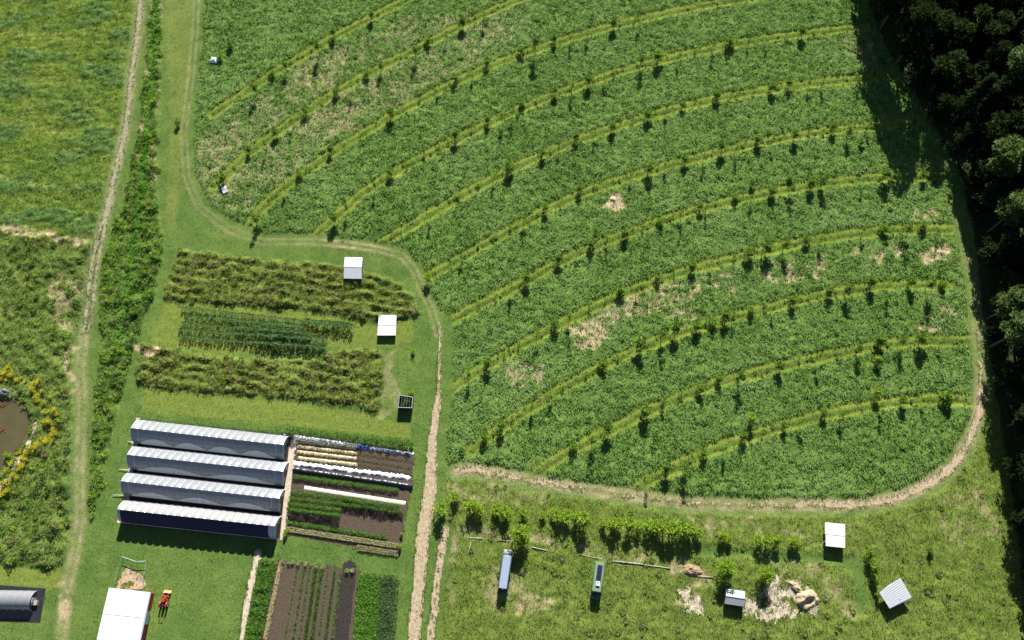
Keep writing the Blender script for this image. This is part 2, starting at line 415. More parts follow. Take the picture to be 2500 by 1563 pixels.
# the weedy ditch: a line with its own half width, a wet green core further north
dp = [g for g in DITCH]; dg = poly_ground([p[0] for p in dp]); dd, td = line_dist(X, Y, dg, 16)
hw = np.interp(td, np.arange(len(dp)), [p[1] for p in dp]) * 0.125; core = np.interp(td, np.arange(len(dp)), [p[2] for p in dp]) * 0.125
edge = (fbm(X, Y, 4, 51) - 0.5) * 3
Z[(dd < hw + edge * np.clip(hw / 5, .3, 1)) & (dd < 15.5)] = WILD
Z[(dd < core + edge * 0.3) & (core > 0.5) & (dd < 15.5)] = WET
dwest, twest = line_dist(X, Y, poly_ground(TRACK_WEST), 8)
Z[(dwest < 2.5 + (fbm(X, Y, 3, 44) - .5) * 1.5)] = LAWN
paint([(1640,1330),(1760,1336),(1900,1350),(2060,1362),(2092,1348),(2112,1400),(2118,1500),(2090,1500),(2085,1400),(2050,1377),(1760,1358),(1640,1345)], LAWN)
paint(P_MEADOW_N, MEADOW); paint(P_MEADOW_S, MEADOW)
paint(P_GARDEN_E, SOIL, False); paint(P_GARDEN_S, SOIL, False); paint(P_TUNNEL, SOIL, False)
paint(P_GREEN_SW, LAWN); paint(P_GREEN_SE, LAWN)
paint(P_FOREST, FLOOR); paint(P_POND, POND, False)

# dried-out or bare places: (outline, how dry, noise size)
DRY = np.zeros(X.shape)
def dry(poly, amt, s=2.5, thr=0.45, soft=0.18, seed=60, only=None):
    pg = poly_ground(poly); m = inside(X + (fbm(X, Y, 6, 61) - .5) * 8, Y + (fbm(X, Y, 6, 65) - .5) * 8, pg)
    f = np.clip((fbm(X, Y, s, seed, 4) - thr) / soft, 0, 1) * amt * m
    if only is not None: f = f * np.isin(Z, only)
    np.maximum(DRY, f, out=DRY)
P0 = (PASTURE, LANE, TALL)
dry([(500,320),(560,300),(740,160),(830,110),(1000,40),(1250,20),(1230,110),(1080,190),(960,270),(820,350),(700,440),(600,530),(520,500),(480,420)], 0.42, 2.2, 0.36, 0.4, 60, (PASTURE,))
dry([(700,170),(830,110),(850,150),(800,230),(740,220)], 0.62, 1.6, 0.40, 0.3, 62, (PASTURE,))
dry([(720,290),(850,240),(880,280),(800,340),(720,350)], 0.62, 1.6, 0.40, 0.3, 62, (PASTURE,))
dry([(1130,78),(1250,60),(1260,100),(1130,120)], 0.65, 1.6, 0.45, 0.25, 63, (PASTURE,))
dry([(490,330),(600,300),(600,380),(500,400),(470,370)], 0.45, 1.6, 0.4, 0.3, 64, (PASTURE,))
dry([(1395,830),(1480,750),(1520,760),(1500,830),(1430,855)], 0.9, 1.2, 0.36, 0.16, 66, (PASTURE,))
dry([(1440,760),(1560,690),(1620,720),(1600,770),(1500,780)], 0.85, 1.2, 0.44, 0.16, 66, (PASTURE,))
dry([(1600,700),(1690,680),(1700,770),(1640,790),(1600,760)], 0.85, 1.2, 0.46, 0.16, 67, (PASTURE,))
dry([(1700,680),(1800,670),(1800,720),(1710,730)], 0.9, 1.6, 0.56, 0.12, 67, (PASTURE,))
dry([(1860,650),(2030,620),(2020,690),(1870,690)], 0.9, 1.8, 0.58, 0.12, 68, (PASTURE,))
dry([(2080,610),(2200,600),(2200,650),(2090,660)], 0.9, 1.6, 0.6, 0.12, 68, (PASTURE,))
dry([(2245,605),(2310,600),(2310,645),(2250,650)], 1.0, 1.6, 0.38, 0.15, 69, (PASTURE,))
dry([(2240,770),(2320,740),(2320,800),(2240,800)], 0.9, 1.6, 0.55, 0.12, 69, (PASTURE,))
dry([(2230,500),(2300,500),(2300,530),(2230,535)], 0.7, 1.6, 0.45, 0.15, 69, (PASTURE,))
dry([(1240,890),(1330,880),(1330,940),(1240,945)], 0.6, 1.6, 0.4, 0.2, 70, (PASTURE,))
dry([(1475,475),(1515,475),(1515,512),(1470,512)], 1.0, 1.2, 0.2, 0.1, 71, (PASTURE,))
dry([(2020,110),(2110,80),(2125,140),(2060,150)], 0.7, 2, 0.45, 0.2, 71, P0 + (FLOOR,))
dry([(120,690),(215,690),(205,800),(110,800)], 0.5, 2.5, 0.4, 0.25, 72, (LWILD,))
dry([(0,545),(120,565),(215,582),(212,596),(100,585),(0,565)], 0.9, 1.5, 0.3, 0.2, 73, (LFIELD, LWILD))
dry([(1640,1375),(1740,1385),(1740,1420),(1640,1410)], 0.8, 1.5, 0.3, 0.3, 74, (ROUGH,))
dry([(1270,1450),(1340,1460),(1330,1500),(1260,1500)], 0.9, 1.4, 0.35, 0.2, 75, (ROUGH,))
dry([(1180,1400),(1290,1400),(1290,1500),(1180,1500)], 0.6, 1.8, 0.42, 0.3, 75, (ROUGH,))
dry([(1640,1430),(1700,1430),(1730,1500),(1640,1500)], 0.9, 1.4, 0.5, 0.2, 76, (ROUGH,))
dry([(1690,1262),(1900,1275),(1990,1290),(1990,1310),(1880,1300),(1700,1290)], .5, 1.8, .42, .3, 75, (ROUGH,))
dry([(1110,1175),(1200,1185),(1330,1200),(1330,1230),(1180,1225),(1090,1215)], .45, 1.8, .40, .3, 75, (ROUGH,))
dry([(1110,1290),(1260,1310),(1520,1350),(1700,1370),(1700,1392),(1500,1372),(1260,1335),(1100,1320)], .55, 1.8, .38, .3, 75, (ROUGH,))
dry([(1870,1360),(2050,1380),(2085,1420),(2080,1490),(2010,1490),(1990,1420),(1880,1400)], .5, 1.8, .38, .3, 75, (ROUGH,))
dry([(2320,1200),(2400,1170),(2440,1300),(2360,1330),(2270,1300)], .4, 2.0, .42, .3, 75, (ROUGH,))
dry([(1080,1310),(1120,1310),(1105,1480),(1075,1480)], .5, 1.6, .38, .3, 75, (ROUGH,))
dry([(140,1420),(178,1420),(172,1490),(140,1490)], 0.9, 1.4, 0.35, 0.2, 76, (LAWN,))
dry([(342,840),(380,832),(400,848),(350,868)], 1.0, 1.4, 0.2, 0.2, 77, (MEADOW, LAWN))
dry([(170,850),(186,850),(176,930),(168,990),(160,990)], 0.8, 1.2, 0.3, 0.2, 77)
dry([(930,900),(965,850),(965,1000),(920,1040)], 0.35, 3, 0.35, 0.25, 78, (LAWN,))
dry([(360,-60),(400,-60),(398,200),(385,460),(330,460),(345,200)], .6, 2.0, .40, .3, 79, (WILD,))
# worn wheel lines in the grass of the loop track
rut = np.exp(-((dl - 0.85) / 0.38) ** 2) * np.interp(tl, [0, 3, 5, 7, 8.0, 8.6, 9.5, 10.5, 12, 15], [.45, .4, .35, .45, .6, .9, .95, .5, .5, .6]) * (0.35 + 0.9 * vn(X, Y, 2.2, 81))
np.maximum(DRY, np.clip(rut, 0, 1) * (dl < 7.9), out=DRY)
np.maximum(DRY, np.clip(np.exp(-((ds - 0.9) / 0.9) ** 2) * 0.65 * np.interp(ts, [18, 22, 26], [1, .45, .25]) * (0.3 + vn(X, Y, 2, 82)), 0, 1) * (ds < 7.9), out=DRY)
np.maximum(DRY, np.clip(np.exp(-((dwest - 0.9) / 0.8) ** 2) * 0.5 * (0.3 + vn(X, Y, 2, 83)), 0, 1) * (dwest < 7.9), out=DRY)

# zone colours (albedo): soil/turf seen between the leaves, two shades; canopy height; leaf shades; leaves per m2; leaf length
ZP = {
 PASTURE: dict(c=((.072,.115,.028),(.112,.162,.044)), h=.32, leaf=((.068,.135,.030),(.115,.190,.045),(.160,.230,.078),(.22,.28,.13)), n=11, L=.62, W=.25, tilt=(0, 42)),
 LANE:    dict(c=((.105,.140,.026),(.155,.180,.036)), h=0.0, leaf=((.11,.15,.028),(.16,.19,.04)), n=2.2, L=.22, W=.07, tilt=(15, 60)),
 LAWN:    dict(c=((.072,.122,.030),(.115,.165,.042)), h=0.0, leaf=((.075,.13,.028),(.115,.17,.045)), n=5, L=.30, W=.11, tilt=(10, 55)),
 MEADOW:  dict(c=((.075,.092,.026),(.125,.138,.040)), h=.5, leaf=((.10,.145,.03),(.16,.19,.045),(.21,.215,.065),(.21,.19,.075),(.15,.21,.04),(.27,.25,.12)), n=13, L=.85, W=.14, tilt=(20, 75)),
 WILD:    dict(c=((.055,.085,.022),(.095,.120,.034)), h=.5, leaf=((.075,.15,.03),(.12,.19,.035),(.19,.235,.045),(.16,.19,.07),(.10,.20,.03),(.15,.22,.05)), n=14, L=.65, W=.22, tilt=(5, 65)),
 LFIELD:  dict(c=((.075,.125,.026),(.125,.160,.036)), h=.16, leaf=((.07,.13,.03),(.11,.155,.035),(.15,.18,.05),(.06,.12,.05)), n=14, L=.46, W=.17, tilt=(5, 50)),
 WORN:    dict(c=((.15,.13,.07),(.2,.17,.1)), h=0.0, leaf=((.12,.13,.04),), n=1, L=.2, W=.08, tilt=(15, 60)),
 ROUGH:   dict(c=((.092,.125,.028),(.145,.170,.045)), h=.22, leaf=((.095,.145,.03),(.14,.185,.042),(.17,.19,.065),(.085,.145,.03),(.20,.19,.085)), n=12, L=.55, W=.12, tilt=(10, 65)),
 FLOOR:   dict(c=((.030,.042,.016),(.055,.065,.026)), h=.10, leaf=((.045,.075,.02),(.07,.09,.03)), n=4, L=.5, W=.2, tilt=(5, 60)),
 SOIL:    dict(c=((.08,.06,.045),(.15,.115,.085)), h=0.0, leaf=((.1,.12,.04),), n=0, L=.2, W=.08, tilt=(15, 60)),
 POND:    dict(c=((.07,.055,.03),(.1,.08,.045)), h=0.0, leaf=((.1,.12,.04),), n=0, L=.2, W=.08, tilt=(15, 60)),
 TALL:    dict(c=((.085,.120,.030),(.130,.160,.042)), h=.20, leaf=((.11,.145,.032),(.16,.19,.05),(.19,.20,.07),(.08,.13,.03)), n=11, L=.5, W=.12, tilt=(15, 70)),
 WET:     dict(c=((.045,.11,.015),(.075,.16,.022)), h=.40, leaf=((.075,.19,.022),(.11,.25,.03),(.05,.13,.02)), n=14, L=.5, W=.26, tilt=(5, 50)),
 LWILD:   dict(c=((.068,.092,.026),(.110,.128,.040)), h=.42, leaf=((.09,.15,.03),(.15,.195,.045),(.20,.21,.06),(.08,.15,.035),(.22,.20,.10),(.20,.23,.05)), n=13, L=.6, W=.17, tilt=(8, 65)),
}
HUE = {PASTURE: (1.01, 1.12, .97), TALL: (.90, 1.06, .85), LANE: (1.06, 1.10, .78), LAWN: (.95, .99, .88), LFIELD: (1.08, 1.12, .85), ROUGH: (.98, 1.08, .85), WILD: (1.05, 1.25, .95), LWILD: (1.05, 1.22, .95), MEADOW: (1.08, 1.22, .95), WET: (1.05, 1.05, 1.0)}
for z, hu in HUE.items():
    ZP[z]['c'] = tuple(tuple(a * b for a, b in zip(c, hu)) for c in ZP[z]['c']); ZP[z]['leaf'] = tuple(tuple(a * b for a, b in zip(c, hu)) for c in ZP[z]['leaf'])
n_big = fbm(X, Y, 9, 90); n_mid = fbm(X, Y, 3.2, 94, 4)
mixf = np.clip((n_mid * 0.6 + n_big * 0.4 - 0.3) / 0.4, 0, 1)[..., None]
TINT = np.zeros(X.shape + (3,)); HT = np.zeros(X.shape)
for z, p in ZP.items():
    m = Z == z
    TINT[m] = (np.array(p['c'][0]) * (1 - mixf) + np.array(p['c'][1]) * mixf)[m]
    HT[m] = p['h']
# the left field's mown lines
for ln in ([(-200,150),(0,184),(120,200),(251,218)], [(-200,262),(0,297),(130,322),(238,337)], [(-200,400),(0,432),(90,448),(172,467)], [(-200,62),(0,76),(120,88),(240,104)]):
    d, t = line_dist(X, Y, poly_ground(ln), 5)
    k = (np.clip(1 - (d - .4) / 1.8, 0, 1) * (Z == LFIELD) * np.clip((3 - t) * 1.2, 0, 1))[..., None]
    TINT = TINT * (1 - .75 * k) + np.array((.18, .22, .045)) * .75 * k
    HT *= 1 - .8 * k[..., 0]
# darker clover islands in the left field
isl = np.clip((fbm(X / 2.2, Y, 5, 97) - .52) / .12, 0, 1) * (Z == LFIELD)
TINT = TINT * (1 - .5 * isl[..., None]) + np.array((.05, .115, .045)) * .5 * isl[..., None]; HT += .22 * isl
# garden-side mowing stripes on the lawn between meadow and tunnels, yellower
stripe = inside(XW, YW, poly_ground([(350,940),(520,960),(760,985),(915,1015),(1000,1040),(1005,1085),(720,1040),(350,1005)]))
stripe |= inside(XW, YW, poly_ground([(400,735),(720,756),(915,792),(1010,780),(1000,840),(850,850),(520,865),(370,835)]))
stripe |= (inside(XW, YW, poly_ground([(-200,1370),(150,1390),(160,1440),(-200,1420)])))
k = (stripe & (Z == LAWN))[..., None] * 0.75
TINT = TINT * (1 - k) + np.array((.15, .185, .035)) * k * (0.85 + .3 * vn(X + Y * 9, Y * 9, 5, 98))[..., None]
# verge west of the loop is yellower
k = (inside(XW, YW, poly_ground([(395,-60),(470,-60),(462,200),(440,420),(430,560),(405,560),(415,300)])) & (Z == LAWN))[..., None] * 0.3 * (.5 + vn(X, Y, 4, 101))[..., None]
TINT = TINT * (1 - k) + np.array((.20, .20, .05)) * k
STRAW = np.array((.36, .285, .175))
kd = DRY[..., None]
TINT = TINT * (1 - kd) + (STRAW * (0.75 + 0.5 * vn(X, Y, .9, 99))[..., None]) * kd
HT = blur(HT * (1 - 0.75 * DRY), 2)
lump = (fbm(X + Y * .35, Y * 1.25 - X * .25, 1.9, 110, 3) - 0.5)
BUMP = HT + HT * 2.0 * lump
wildm = blur(np.isin(Z, (WILD, LWILD)).astype(float), 3); BUMP = BUMP + wildm * 1.6 * (fbm(X, Y, 3.4, 114, 3) - .42)
mead = blur((Z == MEADOW).astype(float), 3)
BUMP = BUMP + np.isin(Z, (LAWN, LANE)) * .09 * (fbm(X, Y, 1.0, 112) - .5) + (Z == LFIELD) * .42 * (fbm(X * .45, Y, 1.2, 113) - .5)
acr = (Y + .16 * X) + (fbm(X, Y, 7, 116) - .5) * 3
BUMP = BUMP + mead * (.20 * np.sin(acr * 2 * np.pi / 2.9) * (.3 + 1.4 * vn(X, Y, 8, 119)) + 1.1 * (fbm(X * .6, Y, 1.5, 117) - .5))
TINT = blur(TINT.transpose(2, 0, 1).reshape(3, *X.shape)[0], 1)[..., None] * np.array([1, 0, 0]) + blur(TINT[..., 1], 1)[..., None] * np.array([0, 1, 0]) + blur(TINT[..., 2], 1)[..., None] * np.array([0, 0, 1])
# pond basin
pin = blur((Z == POND).astype(float), 5)
BUMP = BUMP - 1.1 * pin

def at(A, x, y):
    i = np.clip(np.rint((x - GX[0]) / CELL).astype(int), 0, len(GX) - 1); j = np.clip(np.rint((y - GY[0]) / CELL).astype(int), 0, len(GY) - 1)
    return A[i, j]

def gz(x, y):
    return float(at(BUMP, np.array([x]), np.array([y]))[0])

# ------------------------------------------------------------------ ground: one sheet out to the horizon
ex = np.array([-3000, -1200, -500, -260.]); xs = np.concatenate([ex, GX, -ex[::-1]])
ey0 = np.array([-3000, -1200, -500, -200.]); ey1 = np.array([260., 500, 1200, 3000]); ys = np.concatenate([ey0, GY, ey1])
XX, YY = np.meshgrid(xs, ys, indexing='ij')
ZZ = np.zeros(XX.shape); CC = np.zeros(XX.shape + (3,)); CC[:] = (.07, .11, .032)
ZZ[4:-4, 4:-4] = BUMP; CC[4:-4, 4:-4] = TINT
nx, ny = XX.shape
idx = np.arange(nx * ny).reshape(nx, ny)
Q = np.stack([idx[:-1, :-1], idx[1:, :-1], idx[1:, 1:], idx[:-1, 1:]], -1).reshape(-1, 4)
ground = link('ground', np_mesh('ground', np.stack([XX, YY, ZZ], -1).reshape(-1, 3), Q, CC.reshape(-1, 3), True), M['ground'])
tag(ground, kind='structure')

TRK = np.zeros(X.shape)
def sheet(name, mask, mat, z=0.03, kind='structure'):
    """a thin ragged sheet over the cells where mask > 0 (tracks, beds, bare earth)"""
    on = mask[:-1, :-1] > 0
    if kind == 'structure': np.maximum(TRK, mask.astype(float), out=TRK)
    n0, n1 = mask.shape; ind = np.arange(n0 * n1).reshape(n0, n1)
    q = np.stack([ind[:-1, :-1], ind[1:, :-1], ind[1:, 1:], ind[:-1, 1:]], -1)[on]
    if not len(q): return None
    used, inv = np.unique(q, return_inverse=True)
    V = np.stack([X.ravel()[used], Y.ravel()[used], BUMP.ravel()[used] + z], -1)
    o = link(name, np_mesh(name, V, inv.reshape(-1, 4), None, True), mat)
    return tag(o, kind=kind)

rag = (fbm(X, Y, 1.6, 120, 3) - 0.5)
wm = np.interp(tm, range(len(TRACK_MAIN)), TRACK_MAIN_W) / 2
main_mask = (dm < wm + rag * .6) & (dm < 7)
sheet('dirt_track', main_mask, M['dirt'], 0.035)
ws = np.interp(ts, range(len(TRACK_SOUTH)), TRACK_SOUTH_W) / 2 * .86
brk = np.interp(ts, [0, 1, 3, 5, 7, 10, 11, 12.5, 20, 22, 24, 27], [.06, .08, .15, .18, .20, .20, .15, .10, .08, .15, .20, .25])
south_mask = (ds < ws + rag * 1.4) & (fbm(X, Y, 1.3, 125) > brk * 2.6) & (ds < 7)
sheet('loop_track', south_mask, M['dirt'], 0.035)
wr = np.interp(twest, [0, 4, 6, 7, 8, 10, 11.3, 12], [.8, .78, .7, .45, .40, .40, .3, 0])
off = np.interp(twest, [0, 5, 6.5, 7.2, 12], [0, 0, .5, .78, .85])
west_mask = (np.abs(dwest - off) < wr + rag * 0.7) & (twest < 11.6) & (dwest < 7)
sheet('farm_lane', west_mask, M['greytrack'], 0.035)
sheet('mulch_strip', (dmu < 0.95 + rag * .7), M['dirt'], 0.035)
for nm, ln, w, mt in (('garden_path', PATH_EAST, .85, 'sand'), ('tunnel_path', PATH_WEST, .75, 'sand'), ('walking_path', PATH_SOUTH, 1.0, 'sand')):
    d, _ = line_dist(X, Y, poly_ground(ln), 4)
    sheet(nm, d < w + rag * .6, M[mt], 0.05)
def area(name, poly, mat, z=0.03, wobble=1.0, hole=0.0, seed=130):
    pg = poly_ground(poly)
    m = inside(X + rag * 3 * wobble, Y + (fbm(X, Y, 1.6, 133) - .5) * 3 * wobble, pg)
    if hole: m &= fbm(X, Y, 1.8, seed) > hole
    return sheet(name, m, mat, z)
area('garden_soil', P_GARDEN_E, M['soil'], 0.02, 0.15)
area('garden_soil', P_GARDEN_S, M['soil'], 0.02, 0.15)
area('bare_soil', P_TUNNEL, M['darksoil'], 0.02, 0.1)
area('bare_earth', [(1860,1430),(1905,1418),(1945,1425),(1975,1440),(2000,1460),(2002,1488),(1980,1506),(1820,1508),(1812,1478),(1850,1462)], M['sand'], 0.04, 1.6, .36)
area('bare_earth', [(1653,1440),(1680,1438),(1682,1462),(1655,1460)], M['sand'], 0.04, 0.7, .35)
area('bare_earth', [(1665,1462),(1712,1458),(1712,1500),(1668,1500)], M['sand'], 0.04, 0.7, .42)
area('bare_earth', [(292,1396),(318,1390),(342,1405),(352,1440),(330,1446),(285,1440)], M['dirt'], 0.04, 0.8, .30)
area('pond_bank', [(84,1035),(92,1040),(80,1080),(60,1115),(38,1150),(15,1192),(-10,1230),(-5,1190),(28,1150),(50,1110),(72,1070)], M['sand'], 0.10, 0.5, .34)

# ------------------------------------------------------------------ leaves and blades
def kites(P, az, tilt, L, W, bend=0.15):
    """one kite-shaped leaf per point: returns vertices and faces"""
    n = len(P)
    ca, sa, ct, st = np.cos(az), np.sin(az), np.cos(tilt), np.sin(tilt)
    ax = np.stack([ca * ct, sa * ct, st], 1); sd = np.stack([-sa, ca, np.zeros(n)], 1)
    up = np.cross(ax, sd); up *= np.sign(up[:, 2:3] + 1e-9)
    L = np.asarray(L).reshape(-1, 1) * np.ones((n, 1)); W = np.asarray(W).reshape(-1, 1) * np.ones((n, 1))
    mid = P + ax * L * 0.5 + up * L * bend
    V = np.stack([P, mid + sd * W * .5, P + ax * L, mid - sd * W * .5], 1).reshape(-1, 3)
    return V, np.arange(4 * n).reshape(-1, 4)

def in_view(x, y, pad=60):
    px, py = proj(x, y); return (px > -pad) & (px < 2500 + pad) & (py > -pad) & (py < 1563 + pad)

def scatter(name, zones, mult=1.0, lab=None, cat=None, size=1.0):
    VV, CC = [], []
    area = (GX[-1] - GX[0]) * (GY[-1] - GY[0])
    for z in zones:
        p = ZP[z]
        n = int(area * p['n'] * mult)
        if n == 0: continue
        x = rng.uniform(GX[0], GX[-1], n); y = rng.uniform(GY[0], GY[-1], n)
        k = (at(Z, x, y) == z) & in_view(x, y)
        x, y = x[k], y[k]
        # tufts: leaves gather round their clump, thinner where it is dry
        dr = at(DRY, x, y); ht = at(HT, x, y)
        cl = fbm(x, y, 1.1, 140, 2)
        keep = (rng.random(len(x)) < np.clip(0.35 + 1.5 * (cl - 0.3), 0.15, 1)) & (rng.random(len(x)) > dr * 0.62)
        x, y, dr, cl = x[keep], y[keep], dr[keep], cl[keep]
        n = len(x)
        if n == 0: continue
        b = at(BUMP, x, y)
        tl = np.radians(rng.uniform(*p['tilt'], n)); L = p['L'] * size * rng.uniform(.55, 1.35, n) * (0.65 + .7 * cl)
        W = p['W'] * size * rng.uniform(.7, 1.3, n)
        P = np.stack([x, y, b - 0.03], 1)
        V, _ = kites(P, rng.uniform(0, 2 * np.pi, n), tl, L, W)
        lf = np.array(p['leaf'])
        sel = np.clip((vn(x, y, 2.4, 150 + z) * .45 + vn(x, y, 16, 170 + z) * .42 + rng.random(n) * .42 - .14) * len(lf), 0, len(lf) - 1).astype(int)
        c = lf[sel] * rng.uniform(.75, 1.25, (n, 1))
        t0 = at(TINT, x, y)
        if z in (LANE, LAWN): c = c * .35 + t0 * .72 * rng.uniform(.8, 1.25, (n, 1))
        if z == LFIELD: c = c * .5 + t0 * .62 * rng.uniform(.8, 1.25, (n, 1))
        c = c * (1 - dr[:, None] * .75) + np.array((.34, .275, .15)) * dr[:, None] * .75
        VV.append(V); CC.append(np.repeat(c, 4, 0))
    V = np.concatenate(VV); C = np.concatenate(CC)
    o = link(name, np_mesh(name, V, np.arange(len(V)).reshape(-1, 4), C), M['grass'])
    return tag(o, lab, cat, kind='stuff')

scatter('pasture_grass', (PASTURE,), 1.0, 'thick green pasture growing between the curved tree rows', 'grass')
scatter('mown_grass', (LANE, LAWN), 1.0, 'short mown grass of the lanes, verges and lawns', 'grass')
scatter('field_grass', (LFIELD,), 1.0, 'patchy yellow green grass of the field west of the lane', 'grass')
scatter('meadow_grass', (MEADOW,), 1.0, 'tall brownish dry meadow grass in two wide beds', 'grass')
scatter('ditch_weeds', (WILD, WET), 1.0, 'tangled green and brown weeds along the ditch', 'weeds')
scatter('rough_grass', (ROUGH,), 1.0, 'rough unmown grass behind the buses and shelters', 'grass')
scatter('row_grass', (TALL,), 1.0, 'taller uncut grass under the curved tree rows', 'grass')
scatter('wild_meadow', (LWILD,), 1.0, 'rank brown and green weeds round the pond', 'weeds')
def fringe():
    """grass leaning over the edges of tracks, paths and bare ground"""
    e = blur(TRK, 2); e = (e > .12) & (e < .80) & np.isin(Z, (LAWN, ROUGH, PASTURE, LANE, FLOOR, LWILD))
    n = 520000; x = rng.uniform(GX[0], GX[-1], n * 2); y = rng.uniform(GY[0], GY[-1], n * 2)
    k = at(e, x, y) & in_view(x, y) & (fbm(x, y, 1.3, 240) > .42); x, y = x[k], y[k]; n = len(x)
    P = np.stack([x, y, at(BUMP, x, y) + .02], 1)
    V, F_ = kites(P, rng.uniform(0, 6.28, n), np.radians(rng.uniform(5, 50, n)), .42 * rng.uniform(.5, 1.4, n), .15)
    c = np.array(((.09,.14,.03), (.13,.17,.045), (.17,.17,.07)))[rng.integers(0, 3, n)] * rng.uniform(.8, 1.2, (n, 1))
    tag(link('verge_grass', np_mesh('verge_grass', V, F_, np.repeat(c, 4, 0)), M['grass']), 'ragged grass along the edges of the tracks', 'grass', kind='stuff')
fringe()
def clumps(name, spec, lab, cat):
    VV, CC = [], []
    for z, per, rad, hgt, cols in spec:
        n = int((GX[-1] - GX[0]) * (GY[-1] - GY[0]) * per)
        x = rng.uniform(GX[0], GX[-1], n); y = rng.uniform(GY[0], GY[-1], n)
        k = (at(Z, x, y) == z) & in_view(x, y) & (fbm(x, y, 9, 230 + z) > .42) & (at(DRY, x, y) < .3)
        for cx, cy in zip(x[k], y[k]):
            r_ = rad * rng.uniform(.6, 1.5); h_ = hgt * rng.uniform(.6, 1.4); m_ = int(26 + 70 * r_ * r_)
            d = rng.normal(size=(m_, 3)); d /= np.linalg.norm(d, axis=1)[:, None]; d[:, 2] = np.abs(d[:, 2])
            q = rng.uniform(.5, 1.05, m_)[:, None]
            P = np.array([cx, cy, at(BUMP, np.array([cx]), np.array([cy]))[0] - .1]) + d * q * np.array([r_, r_ * rng.uniform(.6, 1.1), h_])
            V, _ = kites(P, np.arctan2(d[:, 1], d[:, 0]) + rng.normal(0, .6, m_), d[:, 2] * .6 + rng.normal(0, .3, m_), .38 * rng.uniform(.6, 1.3, m_), .22)
            c = np.array(cols[rng.integers(0, len(cols))]) * rng.uniform(.75, 1.25, (m_, 1))
            VV.append(V); CC.append(np.repeat(c, 4, 0))
    V = np.concatenate(VV); o = link(name, np_mesh(name, V, np.arange(len(V)).reshape(-1, 4), np.concatenate(CC)), M['grass'])
    return tag(o, lab, cat, kind='stuff')
WC = ((.07,.17,.025), (.13,.25,.03), (.21,.31,.04), (.26,.33,.05), (.06,.12,.03), (.16,.20,.06))
clumps('ditch_undergrowth', [(WILD, .26, .85, .9, WC), (WET, .5, .7, .6, ((.07,.20,.02), (.11,.27,.03)))], 'leafy weed clumps crowding the ditch', 'weeds')
clumps('pond_undergrowth', [(LWILD, .10, .8, .8, WC + ((.22,.19,.09), (.07,.13,.05)))], 'leafy weed clumps in the wild meadow', 'weeds')
clumps('meadow_undergrowth', [(MEADOW, .22, .6, .7, ((.15,.19,.04), (.22,.20,.08), (.12,.18,.03), (.25,.22,.11)))], 'leafy tufts in the tall meadow beds', 'weeds')
clumps('pasture_weeds', [(PASTURE, .022, .5, .38, ((.06,.13,.03), (.08,.16,.04), (.13,.21,.05))), (ROUGH, .035, .6, .5, ((.14,.20,.04), (.20,.24,.05), (.19,.19,.09))), (TALL, .14, .32, .32, ((.16,.22,.05), (.22,.25,.09), (.09,.16,.03)))], 'scattered taller weed clumps in pasture and rough grass', 'weeds')
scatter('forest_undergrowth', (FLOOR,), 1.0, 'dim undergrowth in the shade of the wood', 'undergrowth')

# ------------------------------------------------------------------ plants
def lobes_crown(rad, hgt, base, n_lobes, n_leaf, leaf, cols, r, squash=1.0, gap=0.0, up=0.25):
    """leaves gathered on several lobes of an uneven crown; returns V, tint"""
    cs = []
    for k in range(n_lobes):
        a = r.uniform(0, 2 * np.pi); q = math.sqrt(r.uniform(0, 1)) * 0.72 if k else 0
        hh = r.uniform(0.15, 0.95) if k else 0.55
        taper = 1 - 0.55 * abs(hh - 0.4)
        cs.append((math.cos(a) * q * rad * taper, math.sin(a) * q * rad * taper, base + hh * hgt, r.uniform(0.30, 0.58) * rad * squash))
    P, D, S = [], [], []
    w = np.array([c[3] ** 2 for c in cs]); w /= w.sum()
    which = r.choice(len(cs), n_leaf, p=w)
    d = r.normal(size=(n_leaf, 3)); d /= np.linalg.norm(d, axis=1)[:, None]
    d[:, 2] = np.abs(d[:, 2]) * 0.9 + d[:, 2] * 0.1
    rr = np.array([c[3] for c in cs])[which] * r.uniform(.55, 1.08, n_leaf)
    P = np.array([c[:3] for c in cs])[which] + d * rr[:, None] * np.array([1, 1, 0.85])
    P[:, 2] = np.maximum(P[:, 2], 0.05)
    az = np.arctan2(d[:, 1], d[:, 0]) + r.normal(0, .7, n_leaf)
    tl = np.clip(d[:, 2] * up * 2 + r.normal(0, .45, n_leaf), -1.0, 1.2)
    V, _ = kites(P, az, tl, leaf * r.uniform(.7, 1.3, n_leaf), leaf * .55 * r.uniform(.7, 1.3, n_leaf), .12)
    cols = np.array(cols); tone = r.uniform(0, 1, len(cs))[which] * .6 + r.random(n_leaf) * .4
    c = cols[np.clip((tone * len(cols)).astype(int), 0, len(cols) - 1)] * r.uniform(.8, 1.2, (n_leaf, 1))
    return V, np.repeat(c, 4, 0)

def crown_mesh(name, V, C):
    me = np_mesh(name, V, np.arange(len(V)).reshape(-1, 4), C); me.materials.append(M['leaf']); return me

def trunk_mesh(name, h, r0, limbs, rr, spread, lean=0.0):
    m = MB(); top = Vector((rr.uniform(-.1, .1) * h * .3 + lean * h, rr.uniform(-.1, .1) * h * .3, h))
    m.tube([(0, 0, -0.25), (top.x * .3, top.y * .3, h * .35), (top.x * .7, top.y * .7, h * .7), top], r0, 7, r0 * .35)
    for k in range(limbs):
        a = 2 * math.pi * k / max(1, limbs) + rr.uniform(-.4, .4); s = h * rr.uniform(.35, .7)
        b = Vector((top.x * s / h, top.y * s / h, s)); e = b + Vector((math.cos(a) * spread, math.sin(a) * spread, h * rr.uniform(.12, .3)))
        m.tube([b, (b + e) / 2 + Vector((0, 0, .05 * h)), e], r0 * .5, 5, r0 * .15)
    me = m.mesh(name, True); me.materials.append(M['bark']); return me

